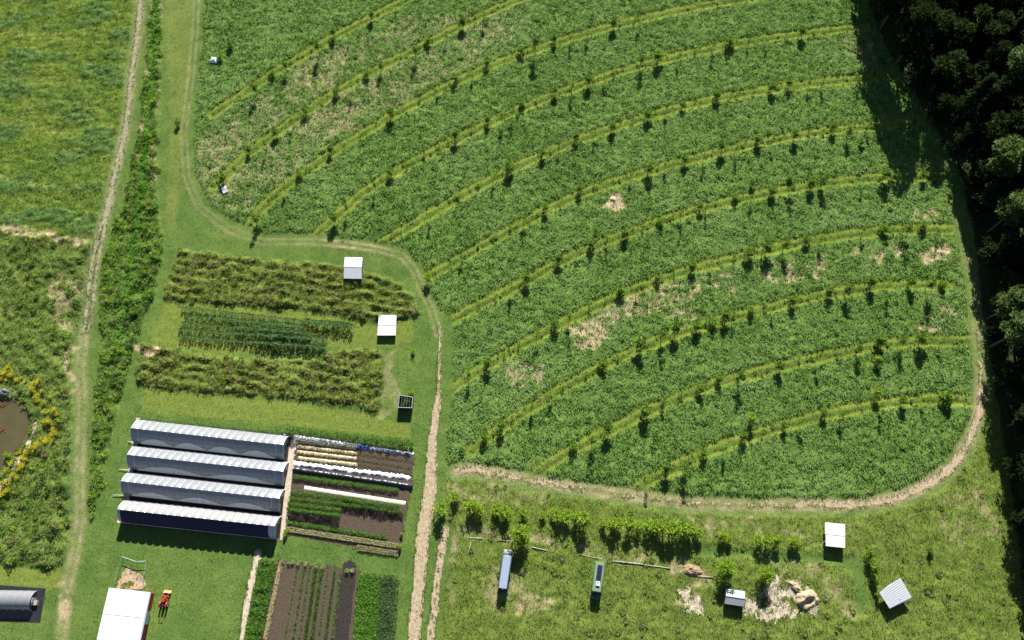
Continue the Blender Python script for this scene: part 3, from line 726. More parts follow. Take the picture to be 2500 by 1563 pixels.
LIME = ((.105, .20, .02), (.155, .27, .03), (.20, .32, .04), (.065, .13, .02))
GREEN = ((.05, .10, .02), (.075, .14, .03), (.10, .17, .035), (.04, .08, .018))
BLUEG = ((.06, .125, .045), (.09, .165, .06), (.125, .20, .08))
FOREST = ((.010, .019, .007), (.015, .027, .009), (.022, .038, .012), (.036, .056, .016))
r2 = np.random.default_rng(21)
KIND = {}
def proto(kind, n, fn):
    KIND[kind] = [fn(np.random.default_rng(hash_(kind) + 13 * k)) for k in range(n)]
def hash_(s): return sum((i + 1) * ord(c) for i, c in enumerate(s))
def bush(r):
    V, C = lobes_crown(1.2, 1.95, .2, 10, 620, .33, LIME[:3] + GREEN[1:3] + LIME[3:], r)
    return (trunk_mesh('trunk', 1.6, .07, 4, r, .5), crown_mesh('crown', V, C))
def sapling(r):
    V, C = lobes_crown(.72, 2.9, 1.2, 9, 190, .32, LIME[1:3] + GREEN[1:3], r, .8)
    return (trunk_mesh('trunk', 3.8, .055, 3, r, .45), crown_mesh('crown', V, C))
def sprig(r):
    V, C = lobes_crown(.55, .9, .1, 4, 70, .26, LIME[:3] + GREEN[1:3], r)
    return (trunk_mesh('trunk', .9, .03, 3, r, .25), crown_mesh('crown', V, C))
def openTree(r):
    V, C = lobes_crown(1.45, 3.4, 1.3, 13, 520, .36, LIME[1:] + GREEN[1:3], r, .75)
    return (trunk_mesh('trunk', 4.4, .10, 5, r, .9), crown_mesh('crown', V, C))
def limebush(r):
    V, C = lobes_crown(1.35, 2.0, .35, 12, 640, .36, ((.155, .25, .022), (.205, .31, .03), (.26, .36, .045), (.10, .18, .02)), r)
    return (trunk_mesh('trunk', 2.0, .09, 4, r, .6), crown_mesh('crown', V, C))
def limetree(r):
    V, C = lobes_crown(2.35, 3.3, .8, 20, 2000, .42, ((.155, .26, .022), (.205, .32, .03), (.26, .36, .045), (.10, .18, .02)), r)
    return (trunk_mesh('trunk', 3.8, .16, 6, r, 1.3), crown_mesh('crown', V, C))
def broadleaf(r):
    h = r.uniform(10, 15); rad = r.uniform(3.6, 5.0)
    V, C = lobes_crown(rad, h * .75, h * .22, 26, 2600, .85, FOREST, r, .72)
    return (trunk_mesh('trunk', h * .9, .32, 7, r, rad * .6), crown_mesh('crown', V, C))
def conifer(r):
    h = r.uniform(13, 18); P = []; az = []; tl = []; n = 2200
    hh = r.uniform(.12, 1, n) ** .85; a = r.uniform(0, 2 * np.pi, n); wh = np.floor(hh * 16) / 16
    rad = (1.03 - wh) * 3.4 * (0.75 + .35 * np.sin(a * 7 + wh * 40)); q = np.sqrt(r.random(n)) * rad
    P = np.stack([np.cos(a) * q, np.sin(a) * q, hh * h - .25 * q], 1)
    V, _ = kites(P, a + r.normal(0, .4, n), r.normal(-.15, .25, n), .8 * r.uniform(.6, 1.2, n), .34, .05)
    c = np.array(FOREST)[r.integers(0, 3, n)] * r.uniform(.7, 1.2, (n, 1)) * np.array([.9, .95, 1.1])
    return (trunk_mesh('trunk', h * .97, .26, 5, r, 1.2), crown_mesh('crown', V, np.repeat(c, 4, 0)))
def spruce(r):
    n = 60; hh = r.uniform(.05, 1, n); a = r.uniform(0, 2 * np.pi, n); q = np.sqrt(r.random(n)) * (1.05 - hh) * .45
    P = np.stack([np.cos(a) * q, np.sin(a) * q, hh * 1.25], 1)
    V, _ = kites(P, a, r.normal(.5, .35, n), .34, .16, .05)
    c = np.array(BLUEG)[r.integers(0, 3, n)] * r.uniform(.8, 1.25, (n, 1))
    return (None, crown_mesh('nursery_tree', V, np.repeat(c, 4, 0)))
for kk, n, fn in (('bush', 6, bush), ('sapling', 5, sapling), ('sprig', 4, sprig), ('open', 4, openTree), ('limebush', 4, limebush), ('limetree', 3, limetree), ('broadleaf', 6, broadleaf), ('conifer', 3, conifer), ('spruce', 4, spruce)):
    proto(kk, n, fn)
KH = dict(bush=1.3, sapling=3.4, sprig=.7, open=3.6, limebush=1.6, limetree=3.2, broadleaf=9, conifer=10, spruce=.8)
NAME = dict(bush='shrub', sapling='sapling', sprig='seedling', open='young_tree', limebush='bushy_shrub', limetree='round_tree', broadleaf='forest_tree', conifer='forest_conifer')
CATN = dict(bush='shrub', sapling='sapling', sprig='seedling', open='tree', limebush='shrub', limetree='tree', broadleaf='tree', conifer='tree')

def plant(kind, x, y, s, label, group=None, zs=1.0, rz=None):
    tm_, cm_ = KIND[kind][random.randrange(len(KIND[kind]))]
    root = empty(NAME[kind], (x, y, gz(x, y)), random.uniform(0, 6.28) if rz is None else rz)
    root.scale = (s, s, s * zs)
    tag(root, label, CATN[kind], group)
    link('trunk', tm_, None, root); link('crown', cm_, None, root)
    return root

ORD = ['first','second','third','fourth','fifth','sixth','seventh','eighth','ninth','tenth','eleventh','twelfth','thirteenth','fourteenth','fifteenth','sixteenth','seventeenth','eighteenth','nineteenth','twentieth','twenty-first','twenty-second','twenty-third','twenty-fourth','twenty-fifth']
ROWNAME = ['topmost','second','third','fourth','fifth','sixth','seventh','eighth','third last','second last','lowest']
# what stands in each row: (pixel of the crown, kind, size).  b bush, s sapling, g seedling, o open young tree
ROWPLANTS = [
 'g585,236 o619,212 b664,176 o695,158 o775,112 b812,80 s848,84 b905,38',
 'b542,433 b608,369 s646,346 b674,322 s710,296 b746,268 g787,246 b820,221 s857,206 b895,178 o928,158 g975,141 o1013,122 b1045,97 s1088,82 b1130,58 s1180,34',
 'o623,530 s692,455 b731,426 b806,368 g841,355 g879,331 b953,275 g992,263 g1026,241 s1071,204 b1111,188 s1152,180 b1190,154 g1231,147 b1272,122 o1307,106 b1353,96 s1394,88 s1436,76 b1500,60 s1560,44',
 'b817,530 s844,503 s913,450 b954,419 g994,402 g1037,376 g1070,361 b1112,332 g1152,317 b1189,294 s1227,278 s1251,268 b1275,252 g1309,240 b1353,220 s1397,207 b1438,193 s1477,186 g1500,178 o1566,143 b1608,136 s1656,136 g1696,127 s1743,106 b1785,99 s1830,98 s1875,95 g1920,86 b1961,78 g1987,80',
 's1049,524 g1120,476 g1166,453 s1206,422 b1243,405 b1324,371 g1344,366 s1365,358 b1408,333 s1452,321 b1494,308 g1545,294 b1584,279 s1629,257 b1666,256 g1710,249 b1751,230 g1799,231 g1837,227 b1883,213 b1927,202 s1979,198 s2013,195 s2101,188',
 's1126,624 g1168,601 g1206,578 g1247,555 s1280,526 b1330,505 g1370,492 b1414,463 g1450,452 s1542,424 b1583,411 g1607,407 s1627,399 b1674,388 s1721,378 g1738,372 b1764,359 s1800,356 b1850,338 s1890,338 b1940,328 g1975,322 g2010,320 b2033,309 o2076,318 s2127,298 o2230,300',
 'g1169,743 g1211,725 s1248,698 b1283,678 b1363,634 g1381,634 b1444,592 s1484,582 b1526,567 g1570,551 b1613,539 s1666,516 b1707,504 s1727,505 b1797,480 s1838,478 b1886,465 o1934,459 b1981,449 o2016,434 s2108,438 b2161,424 s2209,428 b2256,427',
 's1144,912 b1188,887 g1231,865 g1266,841 s1311,817 b1354,789 s1391,771 g1440,752 g1477,732 b1513,712 s1557,701 b1605,677 g1645,668 b1692,651 s1737,641 g1791,627 b1830,616 b1875,604 o1920,598 b1971,585 s2010,578 s2111,560 b2161,555 g2180,560 o2217,555 b2256,551 s2294,562',
 'b1185,1064 b1221,1037 g1250,1020 s1299,986 s1344,963 g1375,945 g1430,914 b1471,887 g1510,870 b1558,842 o1619,816 b1651,806 b1703,792 g1725,785 b1743,785 b1772,771 s1793,767 b1836,758 g1870,749 s1890,752 b1934,731 g1975,724 b2026,712 g2045,714 o2074,706 b2127,690 g2156,697 s2175,692 b2222,690 o2273,693 b2304,692',
 'b1402,1090 o1447,1074 b1487,1045 b1574,1000 g1619,984 s1622,976 g1658,967 g1666,962 b1710,948 b1756,924 o1809,915 g1860,905 b1899,894 g1952,877 s2000,870 g2045,859 o2100,851 b2151,832 g2174,839 o2203,830 b2251,826 s2304,832',
 's1582,1172 b1627,1144 o1674,1141 g1690,1125 b1719,1103 s1772,1090 b1817,1064 g1860,1056 b1915,1036 s1960,1026 b2010,1006 s2061,1010 g2106,992 s2156,988 b2203,974 s2259,974 b2310,969',
]
BIG = {(1307,106): 1.35, (1566,143): 1.25, (1111,188): 1.15, (1608,136): 1.2, (1785,99): 1.25, (1751,230): 1.35, (1243,405): 1.2, (2033,309): 1.2, (1444,592): 1.3, (2161,424): 1.2, (2016,434): 1.3, (1651,806): 1.2, (1558,842): 1.15, (2127,690): 1.4, (1574,1000): 1.45, (2310,969): 1.35, (2203,974): 1.15, (2151,832): 1.25, (2251,826): 1.3, (1619,816): 1.1, (1354,789): 1.15, (1513,712): 1.15, (1487,1045): 1.1, (1875,604): 1.2}
LOOK = {'b': ('bush', 'dark rounded shrub'), 's': ('sapling', 'slender upright sapling'), 'g': ('sprig', 'low small seedling'), 'o': ('open', 'tall loose-crowned young tree')}
KCODE = {}
for ri, spec in enumerate(ROWPLANTS):
    cnt = {}
    for tok in sorted(spec.split(), key=lambda t: int(t[1:].split(',')[0])):
        k = tok[0]; px, py = map(int, tok[1:].split(','))
        kind, look = LOOK[k]
        s = BIG.get((px, py), 1.0) * random.uniform(.8, 1.15) * {'b': 1.22, 's': 1.08, 'g': 1.2, 'o': 1.05}[k]
        x, y = G(px, py, KH[kind] * s)
        cnt[k] = cnt.get(k, 0) + 1
        plant(kind, float(x), float(y), s, f'{look}, {ORD[cnt[k]-1]} from the left in the {ROWNAME[ri]} curved row', 'plants of the curved tree rows', random.uniform(.9, 1.2))
EXTRA = [
 ('bush', 564, 108, 1.05, 'lone dark shrub on the grass above the crumpled white tarp'),
 ('bush', 537, 138, 1.0, 'bush leaning over the crumpled white tarp'),
 ('bush', 433, 298, .85, 'small bush alone on the verge beside the weedy ditch'),
 ('limebush', 1043, 676, 1.05, 'lone bushy shrub at the bend of the worn grass track'),
 ('sprig', 531, 436, .9, 'tiny seedling just above the folded white shelter'),
 ('bush', 1838, 446, .95, 'dark shrub in the pasture edge above the seventh row, further west'),
 ('bush', 1928, 434, .8, 'dark shrub in the pasture edge above the seventh row, further east'),
 ('bush', 1453, 562, .75, 'small dark bush in the pasture edge above the largest seventh-row shrub'),
 ('limebush', 2140, 955, 1.0, 'wide leafy bush on the pasture edge above the lowest row'),
 ('limebush', 2143, 878, .95, 'leafy weed bush in the pasture between the two lowest rows'),
 ('limebush', 1835, 1022, 1.0, 'leafy bush on the pasture edge left above the lowest row'),
 ('sprig', 1478, 214, 1.6, 'low dark weed clump out in the pasture under the fourth row'),
 ('bush', 2103, 350, .8, 'dark bush standing out in the grass near the wood shadow'),
 ('limebush', 1010, 857, .55, 'small green plant on the lawn beside the white coop'),
 ('limebush', 1003, 958, .8, 'leafy plant just above the wire plant cage'),
 ('bush', 2272, 1342, .8, 'small dark bush alone in the rough grass near the wood'),
]
for kind, px, py, s, lab in EXTRA:
    x, y = G(px, py, KH[kind] * s); plant(kind, float(x), float(y), s, lab)

# the broken hedge of yellow-green bushes above the buses
HEDGE = [(1111,1216,.75),(1076,1243,.95),(1148,1238,1.0),(1172,1244,.85),(1215,1244,.85),(1237,1248,1.0),(1280,1251,.75),(1325,1259,.55),(1352,1247,.6),(1362,1262,.9),(1385,1262,.95),(1405,1262,.8),(1426,1270,1.1),(1473,1280,.6),(1494,1280,.95),(1512,1278,.9),(1537,1281,.95),(1556,1285,.7),(1579,1284,.85),(1598,1288,1.0),(1620,1291,1.1),(1643,1295,1.05),(1664,1291,1.1),(1684,1294,1.05),(1703,1305,.7),(1759,1309,.75),(1776,1318,.6),(1850,1320,.75),(1872,1318,.8),(1893,1318,.75),(1930,1324,.75),(1946,1328,.6)]
for i, (px, py, s) in enumerate(HEDGE):
    x, y = G(px, py, 1.6 * s)
    plant('limebush', float(x), float(y), s * 1.42, f'yellow-green bush, {ORD[i] if i < 25 else ["twenty-sixth","twenty-seventh","twenty-eighth","twenty-ninth","thirtieth","thirty-first","thirty-second"][i-25]} from the left in the broken hedge above the buses', 'yellow-green hedge bushes')
for px, py, s, lab in ((1270,1306,1.0,'large yellow-green tree right beside the nose of the blue bus'), (1772,1390,.92,'rounded yellow-green tree standing just above the little grey shed'), (1870,1405,.82,'round yellow-green tree standing above the heap of pale earth')):
    x, y = G(px, py, 3.0); plant('limetree', float(x), float(y), s * 1.12, lab, None, 1.05)
for i, (px, py, s) in enumerate(((2119,1350,.85),(2128,1368,.8),(2131,1385,.85),(2136,1402,.85),(2138,1425,.5),(2140,1450,.5))):
    x, y = G(px, py, 1.6 * s); plant('limebush', float(x), float(y), s, f'{["topmost","second","third","fourth","fifth","lowest"][i]} bush down the short hedge left of the tilted metal roof', 'short upright hedge', 1.5)

# nursery: five close rows of small blue-green trees
NROW = [((446,752),(866,798),58),((455,770),(748,799),40),((446,788),(765,816),44),((436,805),(800,831),46),((440,822),(800,851),46)]
for i, (a, b, n) in enumerate(NROW):
    for k in range(n):
        u = (k + random.uniform(-.2, .2)) / n
        big = 1 + .55 * math.exp(-((u - .75) / .3) ** 2) if i else 1.0 + (.6 if u > .72 else 0)
        x, y = G(a[0] + (b[0] - a[0]) * u, a[1] + (b[1] - a[1]) * u + random.uniform(-1.5, 1.5), .8)
        o = link('nursery_tree', KIND['spruce'][random.randrange(4)][1], None, None, (float(x), float(y), 0))
        o.rotation_euler = (0, 0, random.uniform(0, 6)); s = big * random.uniform(.95, 1.3); o.scale = (s, s, s * .95)
        tag(o, 'small blue-green tree in the five close nursery rows', 'nursery tree', 'nursery trees in five close rows')

# the wood along the east edge
FL = [(2085,-330),(2095,-250),(2108,-170),(2112,-90),(2124,-10),(2146,70),(2178,150),(2228,225),(2280,300),(2325,375),(2362,450),(2388,540),(2402,640),(2410,740),(2424,840),(2440,950),(2455,1060),(2468,1170),(2484,1290),(2502,1400),(2520,1500),(2540,1600)]
fl = poly_ground(FL); k = 0
EDGE = {}
for i, (x, y) in enumerate(fl):
    for j in range(10 if i < 11 else 6):
        xx = x + j * 7.2 + random.uniform(-1.6, 1.6); yy = y + random.uniform(-3, 3) + j * .8
        px, py = proj(xx, yy)
        if px > 2760: continue
        kind = 'conifer' if random.random() < .18 else 'broadleaf'
        s = (random.uniform(1.35, 1.6) if i < 7 else random.uniform(.85, 1.1)) if j == 0 else random.uniform(1.1, 1.5)
        if j == 0 and i < 22:
            lab = f'{"pointed conifer" if kind == "conifer" else "dark broad-crowned tree"} in the front edge of the wood, {ORD[i]} from the top'
            plant(kind, xx, yy, s, lab, None, 1.35 if i < 7 else 1.0)
        else:
            plant(kind, xx, yy, s, 'tall dark tree deep in the wood beside the field', 'trees deep in the wood')

def ash(r):
    V, C = lobes_crown(4.6, 8.5, 7.0, 26, 2400, .8, ((.06, .10, .03), (.09, .14, .04), (.12, .17, .06)), r, .62)  # forest tree with sunlight painted into paler leaf colours, not another species
    return (trunk_mesh('trunk', 14, .34, 7, r, 2.6), crown_mesh('crown', V, C))
proto('ash', 3, ash); KH['ash'] = 13; NAME['ash'] = 'forest_tree'; CATN['ash'] = 'tree'
for px, py, s_, lab in ((2490,150,1.1,'small sunlit crown high in the upper part of the wood'), (2470,375,1.25,'broad sunlit pale green tree, the upper one rising over the wood'), (2492,500,1.15,'sunlit pale green tree just under the broad sunlit one'), (2478,735,.95,'little sunlit treetop halfway down the wood'), (2498,800,1.1,'sunlit pale treetop below the little one halfway down the wood')):
    x, y = G(px, py, 15 * s_); plant('ash', float(x), float(y), s_, lab, None, 1.2)

# goldenrod round the pond
def gold(r):
    V, C = lobes_crown(.75, .8, .1, 5, 90, .3, GREEN[:3], r)
    W_, D = lobes_crown(.95, .45, .75, 9, 130, .17, ((.58, .47, .03), (.68, .57, .05), (.45, .38, .03)), r)
    return crown_mesh('leaves', V, C), crown_mesh('flowers', W_, D)
GOLD = [gold(np.random.default_rng(300 + k)) for k in range(4)]
for px, py, s in [(93,937,1.2),(90,969,1.0),(127,969,.7),(137,1003,1.1),(116,1009,.6),(122,1030,1.0),(130,1048,.8),(130,1060,.9),(117,1075,1.2),(110,985,.7),(80,1096,1.0),(92,1092,.9),(62,1117,.9),(70,1125,.7),(60,1137,1.0),(45,1105,.8),(18,1183,1.2),(16,1150,.8),(28,1172,.7),(22,1197,1.1),(5,1210,.9),(12,910,1.2),(26,918,.9),(6,925,.8),(36,905,.7),(100,925,.8),(85,955,.8)] + [(p + random.uniform(-9, 9), q + random.uniform(-9, 9), random.uniform(.55, 1.0)) for p, q in ((93,940),(88,955),(100,985),(118,1000),(138,1008),(120,1035),(132,1052),(125,1070),(112,1082),(95,1090),(82,1100),(70,1112),(64,1130),(55,1145),(42,1160),(30,1180),(14,1195),(8,1205),(4,1222),(20,905),(30,920),(12,932),(2,905),(45,918),(60,930),(75,945),(50,1108),(36,1128),(105,1078),(100,960)) for _ in range(2)]:
    x, y = G(px, py, .5)
    if at(blur(Z == POND, 2), np.array([float(x)]), np.array([float(y)]))[0] > .05: continue
    lv, fw = GOLD[random.randrange(4)]
    g = empty('goldenrod_clump', (float(x), float(y), max(gz(float(x), float(y)), 0)), random.uniform(0, 6)); g.scale = (s * 1.15, s * 1.15, s * .9)
    tag(g, 'clump of goldenrod in yellow flower beside the brown pond', 'flowers', 'goldenrod clumps round the pond')
    link('leaves', lv, None, g); link('blossom', fw, None, g)

# ------------------------------------------------------------------ high tunnels
PROF = [(-1.0, 0.0), (-.97, .22), (-.88, .42), (-.68, .63), (-.36, .84), (0, 1.0), (.36, .84), (.68, .63), (.88, .42), (.97, .22), (1.0, 0.0)]
PT = np.linspace(0, 1, len(PROF))
def tunnel(c, hgt, label, covered=False, waves=3, phase=0.0):
    nw, ne, sw, se = [g3(*p) for p in c]
    w0 = (nw + sw) / 2; e0 = (ne + se) / 2
    root = empty('high_tunnel', w0); tag(root, label, 'greenhouse', 'four plastic high tunnels')
    A, B, hw = w0 - w0, e0 - w0, ((sw - nw).length + (se - ne).length) / 4
    ax = B.normalized(); sd = Vector((ax.y, -ax.x, 0))       # towards the south side
    L = B.length; nb = 21
    def pt(v, u, out=0.0, hh=1.0):
        p = np.interp(u, PT, [q[0] for q in PROF]); z = np.interp(u, PT, [q[1] for q in PROF])
        return ax * (v * L) + sd * (p * hw * (1 + out)) + Vector((0, 0, z * hgt * (1 + out)))
    def skin(v0, v1, u0, u1, nv, nu, out=0.0, sc=0.075):
        m = MB(); vs = []
        for i in range(nv + 1):
            v = v0 + (v1 - v0) * i / nv
            bul = abs(math.sin(math.pi * nb * v)) ** .55 * sc
            for j in range(nu + 1):
                u = u0 + (u1 - u0) * j / nu
                edge_ = min(1, 4 * min(u, 1 - u))
                vs.append(pt(v, u, out + bul * edge_ + random.uniform(-.003, .003)))
        fs = [(i * (nu + 1) + j, (i + 1) * (nu + 1) + j, (i + 1) * (nu + 1) + j + 1, i * (nu + 1) + j + 1) for i in range(nv) for j in range(nu)]
        return m.add(vs, fs)
    if covered:
        skin(.0, 1, 0, .505, nb * 10, 12, 0, .085).build('white_roof_cover', M['whitetarp'], root)
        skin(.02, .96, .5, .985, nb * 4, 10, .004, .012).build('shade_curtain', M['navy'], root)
        skin(0, .022, .5, 1, 4, 10).build('end_cover', M['filmwhite'], root); skin(.958, 1, .5, 1, 6, 10).build('end_cover', M['filmwhite'], root)
    else:
        skin(.0, 1, 0, 1, nb * 10, 20, 0, .055).build('roof_cover', M['film'], root)
        skin(0, .05, .0, 1, 12, 20, .012, .02).build('end_cover', M['filmwhite'], root); skin(.94, 1, 0, 1, 12, 20, .012, .02).build('end_cover', M['filmwhite'], root)
        m = MB(); vs = []; nv = 120
        for i in range(nv + 1):
            v = .05 + .89 * i / nv; k = abs(math.sin(math.pi * (waves * i / nv + phase))) ** .5
            top = .985 - .30 * k
            for j in range(5): vs.append(pt(v, .985 + (top - .985) * j / 4, .075))
        m.add(vs, [(i * 5 + j, (i + 1) * 5 + j, (i + 1) * 5 + j + 1, i * 5 + j + 1) for i in range(nv) for j in range(4)])
        m.build('roll_up_curtain', M['filmblue'], root, True)
    for v in (0.0, 1.0):
        f = MB(); ring = [pt(v + (.002 if v == 0 else -.002), u) for u in np.linspace(0, 1, 21)]
        f.add(ring, [tuple(range(21))]); ew = f.build('end_wall', M['film'], root)
        c0 = ax * (v * L + (-.03 if v == 0 else .03)); d = MB()
        d.hexa([c0 + sd * a + ax * b + Vector((0, 0, z)) for z in (0.02, 2.1) for a, b in ((-.9, -.03), (.9, -.03), (.9, .03), (-.9, .03))])
        d.build('door', M['darkwood'], ew)
    for k in range(nb + 1):
        m = MB(); m.tube([pt(k / nb * .998 + .001, u, .012) for u in np.linspace(0, .46, 15)], .05, 5); m.build('hoop', M['white'], root, True)
    for s, nm in ((-1, 'baseboard'), (1, 'baseboard')):
        m = MB(); m.tube([sd * (s * (hw + .06)) + Vector((0, 0, .1)), sd * (s * (hw + .06)) + B + Vector((0, 0, .1))], .10, 4); m.build(nm, M['white'], root)
    return root
tunnel([(340,1027),(707,1066),(329,1080),(695,1122)], 4.0, 'uppermost high tunnel, silvery plastic with a narrow grey south side', False, 4.0, .0)
tunnel([(329,1091),(705,1130),(322,1144),(696,1186)], 4.0, 'second high tunnel from the top with two wide bluish drapes', False, 2.0, .0)
tunnel([(316,1156),(697,1195),(306,1206),(686,1251)], 4.0, 'third high tunnel with three uneven pale drapes', False, 3.0, .0)
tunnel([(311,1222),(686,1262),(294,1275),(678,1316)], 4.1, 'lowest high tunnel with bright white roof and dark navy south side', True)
for i, (a, b) in enumerate((((312,1078),(331,1083)), ((290,1146),(322,1150)), ((275,1209),(312,1211)))):
    p, q = g3(*a, .3), g3(*b, .3); m = MB(); m.tube([p, (p + q) / 2 + Vector((0, .1, .05)), q], .05, 6, .10)
    tag(m.build('drain_pipe', M['cream'], None, True), f'thin pale pipe running out west of the {["uppermost","second","third"][i]} high tunnel', 'pipe', 'pale pipes west of the high tunnels')

# ------------------------------------------------------------------ garden rows
def crop_row(a, b, width, hgt, cols, label, per=26, leaf=.30, name='crop_row', gaps=0.0, group='vegetable rows east of the tunnels', z0=0.05):
    p, q = g3(*a), g3(*b); L = (q - p).length; n = int(L * per * 2.1)
    u = rng.random(n); off = np.clip(rng.normal(0, .24, n), -.5, .5) * width
    if gaps: k = vn(u * L, u * 0 + a[1], 1.6, 190) > gaps; u, off = u[k], off[k]; n = len(u)
    d = (q - p) / L; s = Vector((-d.y, d.x, 0))
    Pn = np.stack([p.x + d.x * u * L + s.x * off, p.y + d.y * u * L + s.y * off, z0 + hgt * 1.6 * np.sqrt(np.clip(1 - (off / width / .62) ** 2, 0, 1)) * rng.uniform(.35, 1.0, n) * (.7 + .6 * vn(u * L, off * 0 + a[1], 1.1, 191))], 1)
    V, F_ = kites(Pn, rng.uniform(0, 6.28, n), rng.normal(.25, .4, n), leaf * rng.uniform(.6, 1.3, n), leaf * .55, .15)
    c = np.array(cols)[rng.integers(0, len(cols), n)] * rng.uniform(.75, 1.25, (n, 1))
    o = link(name, np_mesh(name, V, F_, np.repeat(c, 4, 0)), M['leaf']); return tag(o, label, 'crop row', group)

def strip(a, b, width, hgt, mat, label, name, cat, lump=.12, z0=.04, n=90, group=None, hole=None):
    p, q = g3(*a), g3(*b); L = (q - p).length; d = (q - p) / L; s = Vector((-d.y, d.x, 0)); m = MB(); vs = []; J = 7
    for i in range(n + 1):
        w = width * (1 + random.uniform(-lump, lump)); hh = hgt * (1 + random.uniform(-3 * lump, 3 * lump))
        sh = random.uniform(-lump, lump) * width * .4
        for j in range(J):
            t = -1 + 2 * j / (J - 1)
            vs.append(p + d * (L * i / n) + s * (t * w / 2 + sh) + Vector((0, 0, z0 + max(0, hh) * (1 - t * t) + random.uniform(0, .02))))
    m.add(vs, [(i * J + j, (i + 1) * J + j, (i + 1) * J + j + 1, i * J + j + 1) for i in range(n) for j in range(J - 1)])
    return tag(m.build(name, M[mat], None, True), label, cat, group)

VG = ((.055, .13, .02), (.085, .18, .03), (.12, .23, .042)); DG = ((.025, .065, .015), (.04, .09, .02), (.06, .12, .03)); PG = ((.14, .20, .06), (.19, .25, .09), (.10, .16, .04))
STR = ((.40, .33, .18), (.52, .44, .27), (.62, .54, .36), (.22, .22, .09))
crop_row((344,1023),(690,1058), 1.6, .6, PG + VG[1:], 'pale leafy crop row along the north edge of the uppermost tunnel', 40)
crop_row((700,1052),(1010,1084), 2.3, 1.3, VG + PG[:1], 'tall leafy bean row above the white and blue plastic', 70, .36)
strip((352,1029),(712,1068), 1.3, .15, 'blackplastic', 'dark plastic sheet strip behind the uppermost high tunnel', 'plastic_mulch', 'plastic sheet', .2)
strip((722,1067),(872,1089), 1.1, .12, 'whiteplastic', 'white plastic mulch strip under the tall bean row', 'plastic_mulch', 'plastic sheet', .2)
strip((872,1089),(902,1094), 1.2, .12, 'blueplastic', 'short piece of bright blue tarp in the white plastic strip', 'blue_tarp', 'tarp', .25, n=20)
strip((902,1094),(1010,1109), .8, .10, 'whiteplastic', 'narrow end of the white plastic strip in front of the bean row', 'plastic_mulch', 'plastic sheet', .3)
strip((935,1099),(1008,1110), .45, .12, 'blueplastic', 'thin line of blue tarp along the narrow white strip', 'blue_tarp', 'tarp', .4, .06, 40)
for i, (a, b) in enumerate((((728,1078),(872,1095)), ((727,1091),(871,1108)), ((726,1104),(870,1121)), ((728,1119),(874,1136)))):
    strip(a, b, 1.05, .2, 'straw', f'straw mulched bed, {ORD[i]} of the four pale beds from the top', 'straw_bed', 'garden bed', .15, group='pale straw beds')
    crop_row(a, b, .6, .25, ((.10,.13,.04), (.16,.18,.06), (.5,.43,.27)), f'sparse green weeds on the {ORD[i]} straw bed from the top', 14, .24, 'bed_foliage')
for i, (a, b) in enumerate((((874,1106),(1008,1126)), ((872,1120),(1006,1142)), ((872,1132),(1004,1154)))):
    crop_row(a, b, .7, .22, ((.10,.11,.05), (.13,.13,.06), (.08,.10,.03)), f'thin row of small grey-green seedlings, {ORD[i]} of three on bare soil', 26, .16, 'seedling_foliage')
strip((717,1131),(1002,1167), 1.15, .22, 'whiteplastic', 'lumpy white row cover above the long black cover', 'row_cover', 'row cover', .32)
strip((716,1146),(1008,1188), 1.8, .75, 'blackplastic', 'long black plastic tunnel cover across the garden', 'row_cover', 'row cover', .10)
crop_row((717,1163),(974,1198), 1.15, .55, VG, 'low green row just below the long black cover', 44)
strip((743,1191),(990,1229), 1.05, .12, 'cream', 'smooth cream row cover across the garden', 'row_cover', 'row cover', .05)
crop_row((712,1203),(880,1222), 1.2, .7, VG + DG[:1], 'leafy green row directly below the cream row cover', 46)
crop_row((708,1217),(885,1238), 1.4, .8, VG, 'wide dense green row, western half of the garden', 60)
crop_row((836,1218),(985,1240), 1.3, .9, VG + PG[2:], 'bushy pale green row, eastern half of the garden', 70, gaps=.12)
crop_row((880,1236),(984,1254), 1.2, .9, VG + DG, 'darker bushy row casting shadows on bare soil', 70, gaps=.12)
crop_row((705,1231),(834,1247), 1.4, 1.0, VG + PG[2:], 'tall green trellised row above the dark stake shadows', 64)
crop_row((703,1244),(832,1260), 1.0, 1.3, VG, 'tallest staked row at the western edge with slatted shadows', 90, .3)
crop_row((700,1275),(947,1313), 1.2, .5, VG, 'single neat green row in the lower part of the garden', 50)
for i in range(3):
    crop_row((699, 1287 + i * 4.5), (972, 1329 + i * 4.5), .42, .3, STR[:3] + PG[:2], f'creamy pale crop line, {ORD[i]} of three below the neat green row', 55, .22)
for i in range(3):
    crop_row((872, 1332 + i * 5), (972, 1347 + i * 5), .4, .28, STR[:2] + ((.12, .11, .06), (.2, .19, .1)), f'short dull crop line, {ORD[i]} of three in the low corner', 50, .2)
for px, py, s in ((699,1297,.9),(696,1306,.8),(976,1333,.9),(980,1304,.7)):
    x, y = G(px, py, .5); plant('limebush', float(x), float(y), s * .55, 'pale round garden plant at the end of the crop rows', 'round plants at the row ends')
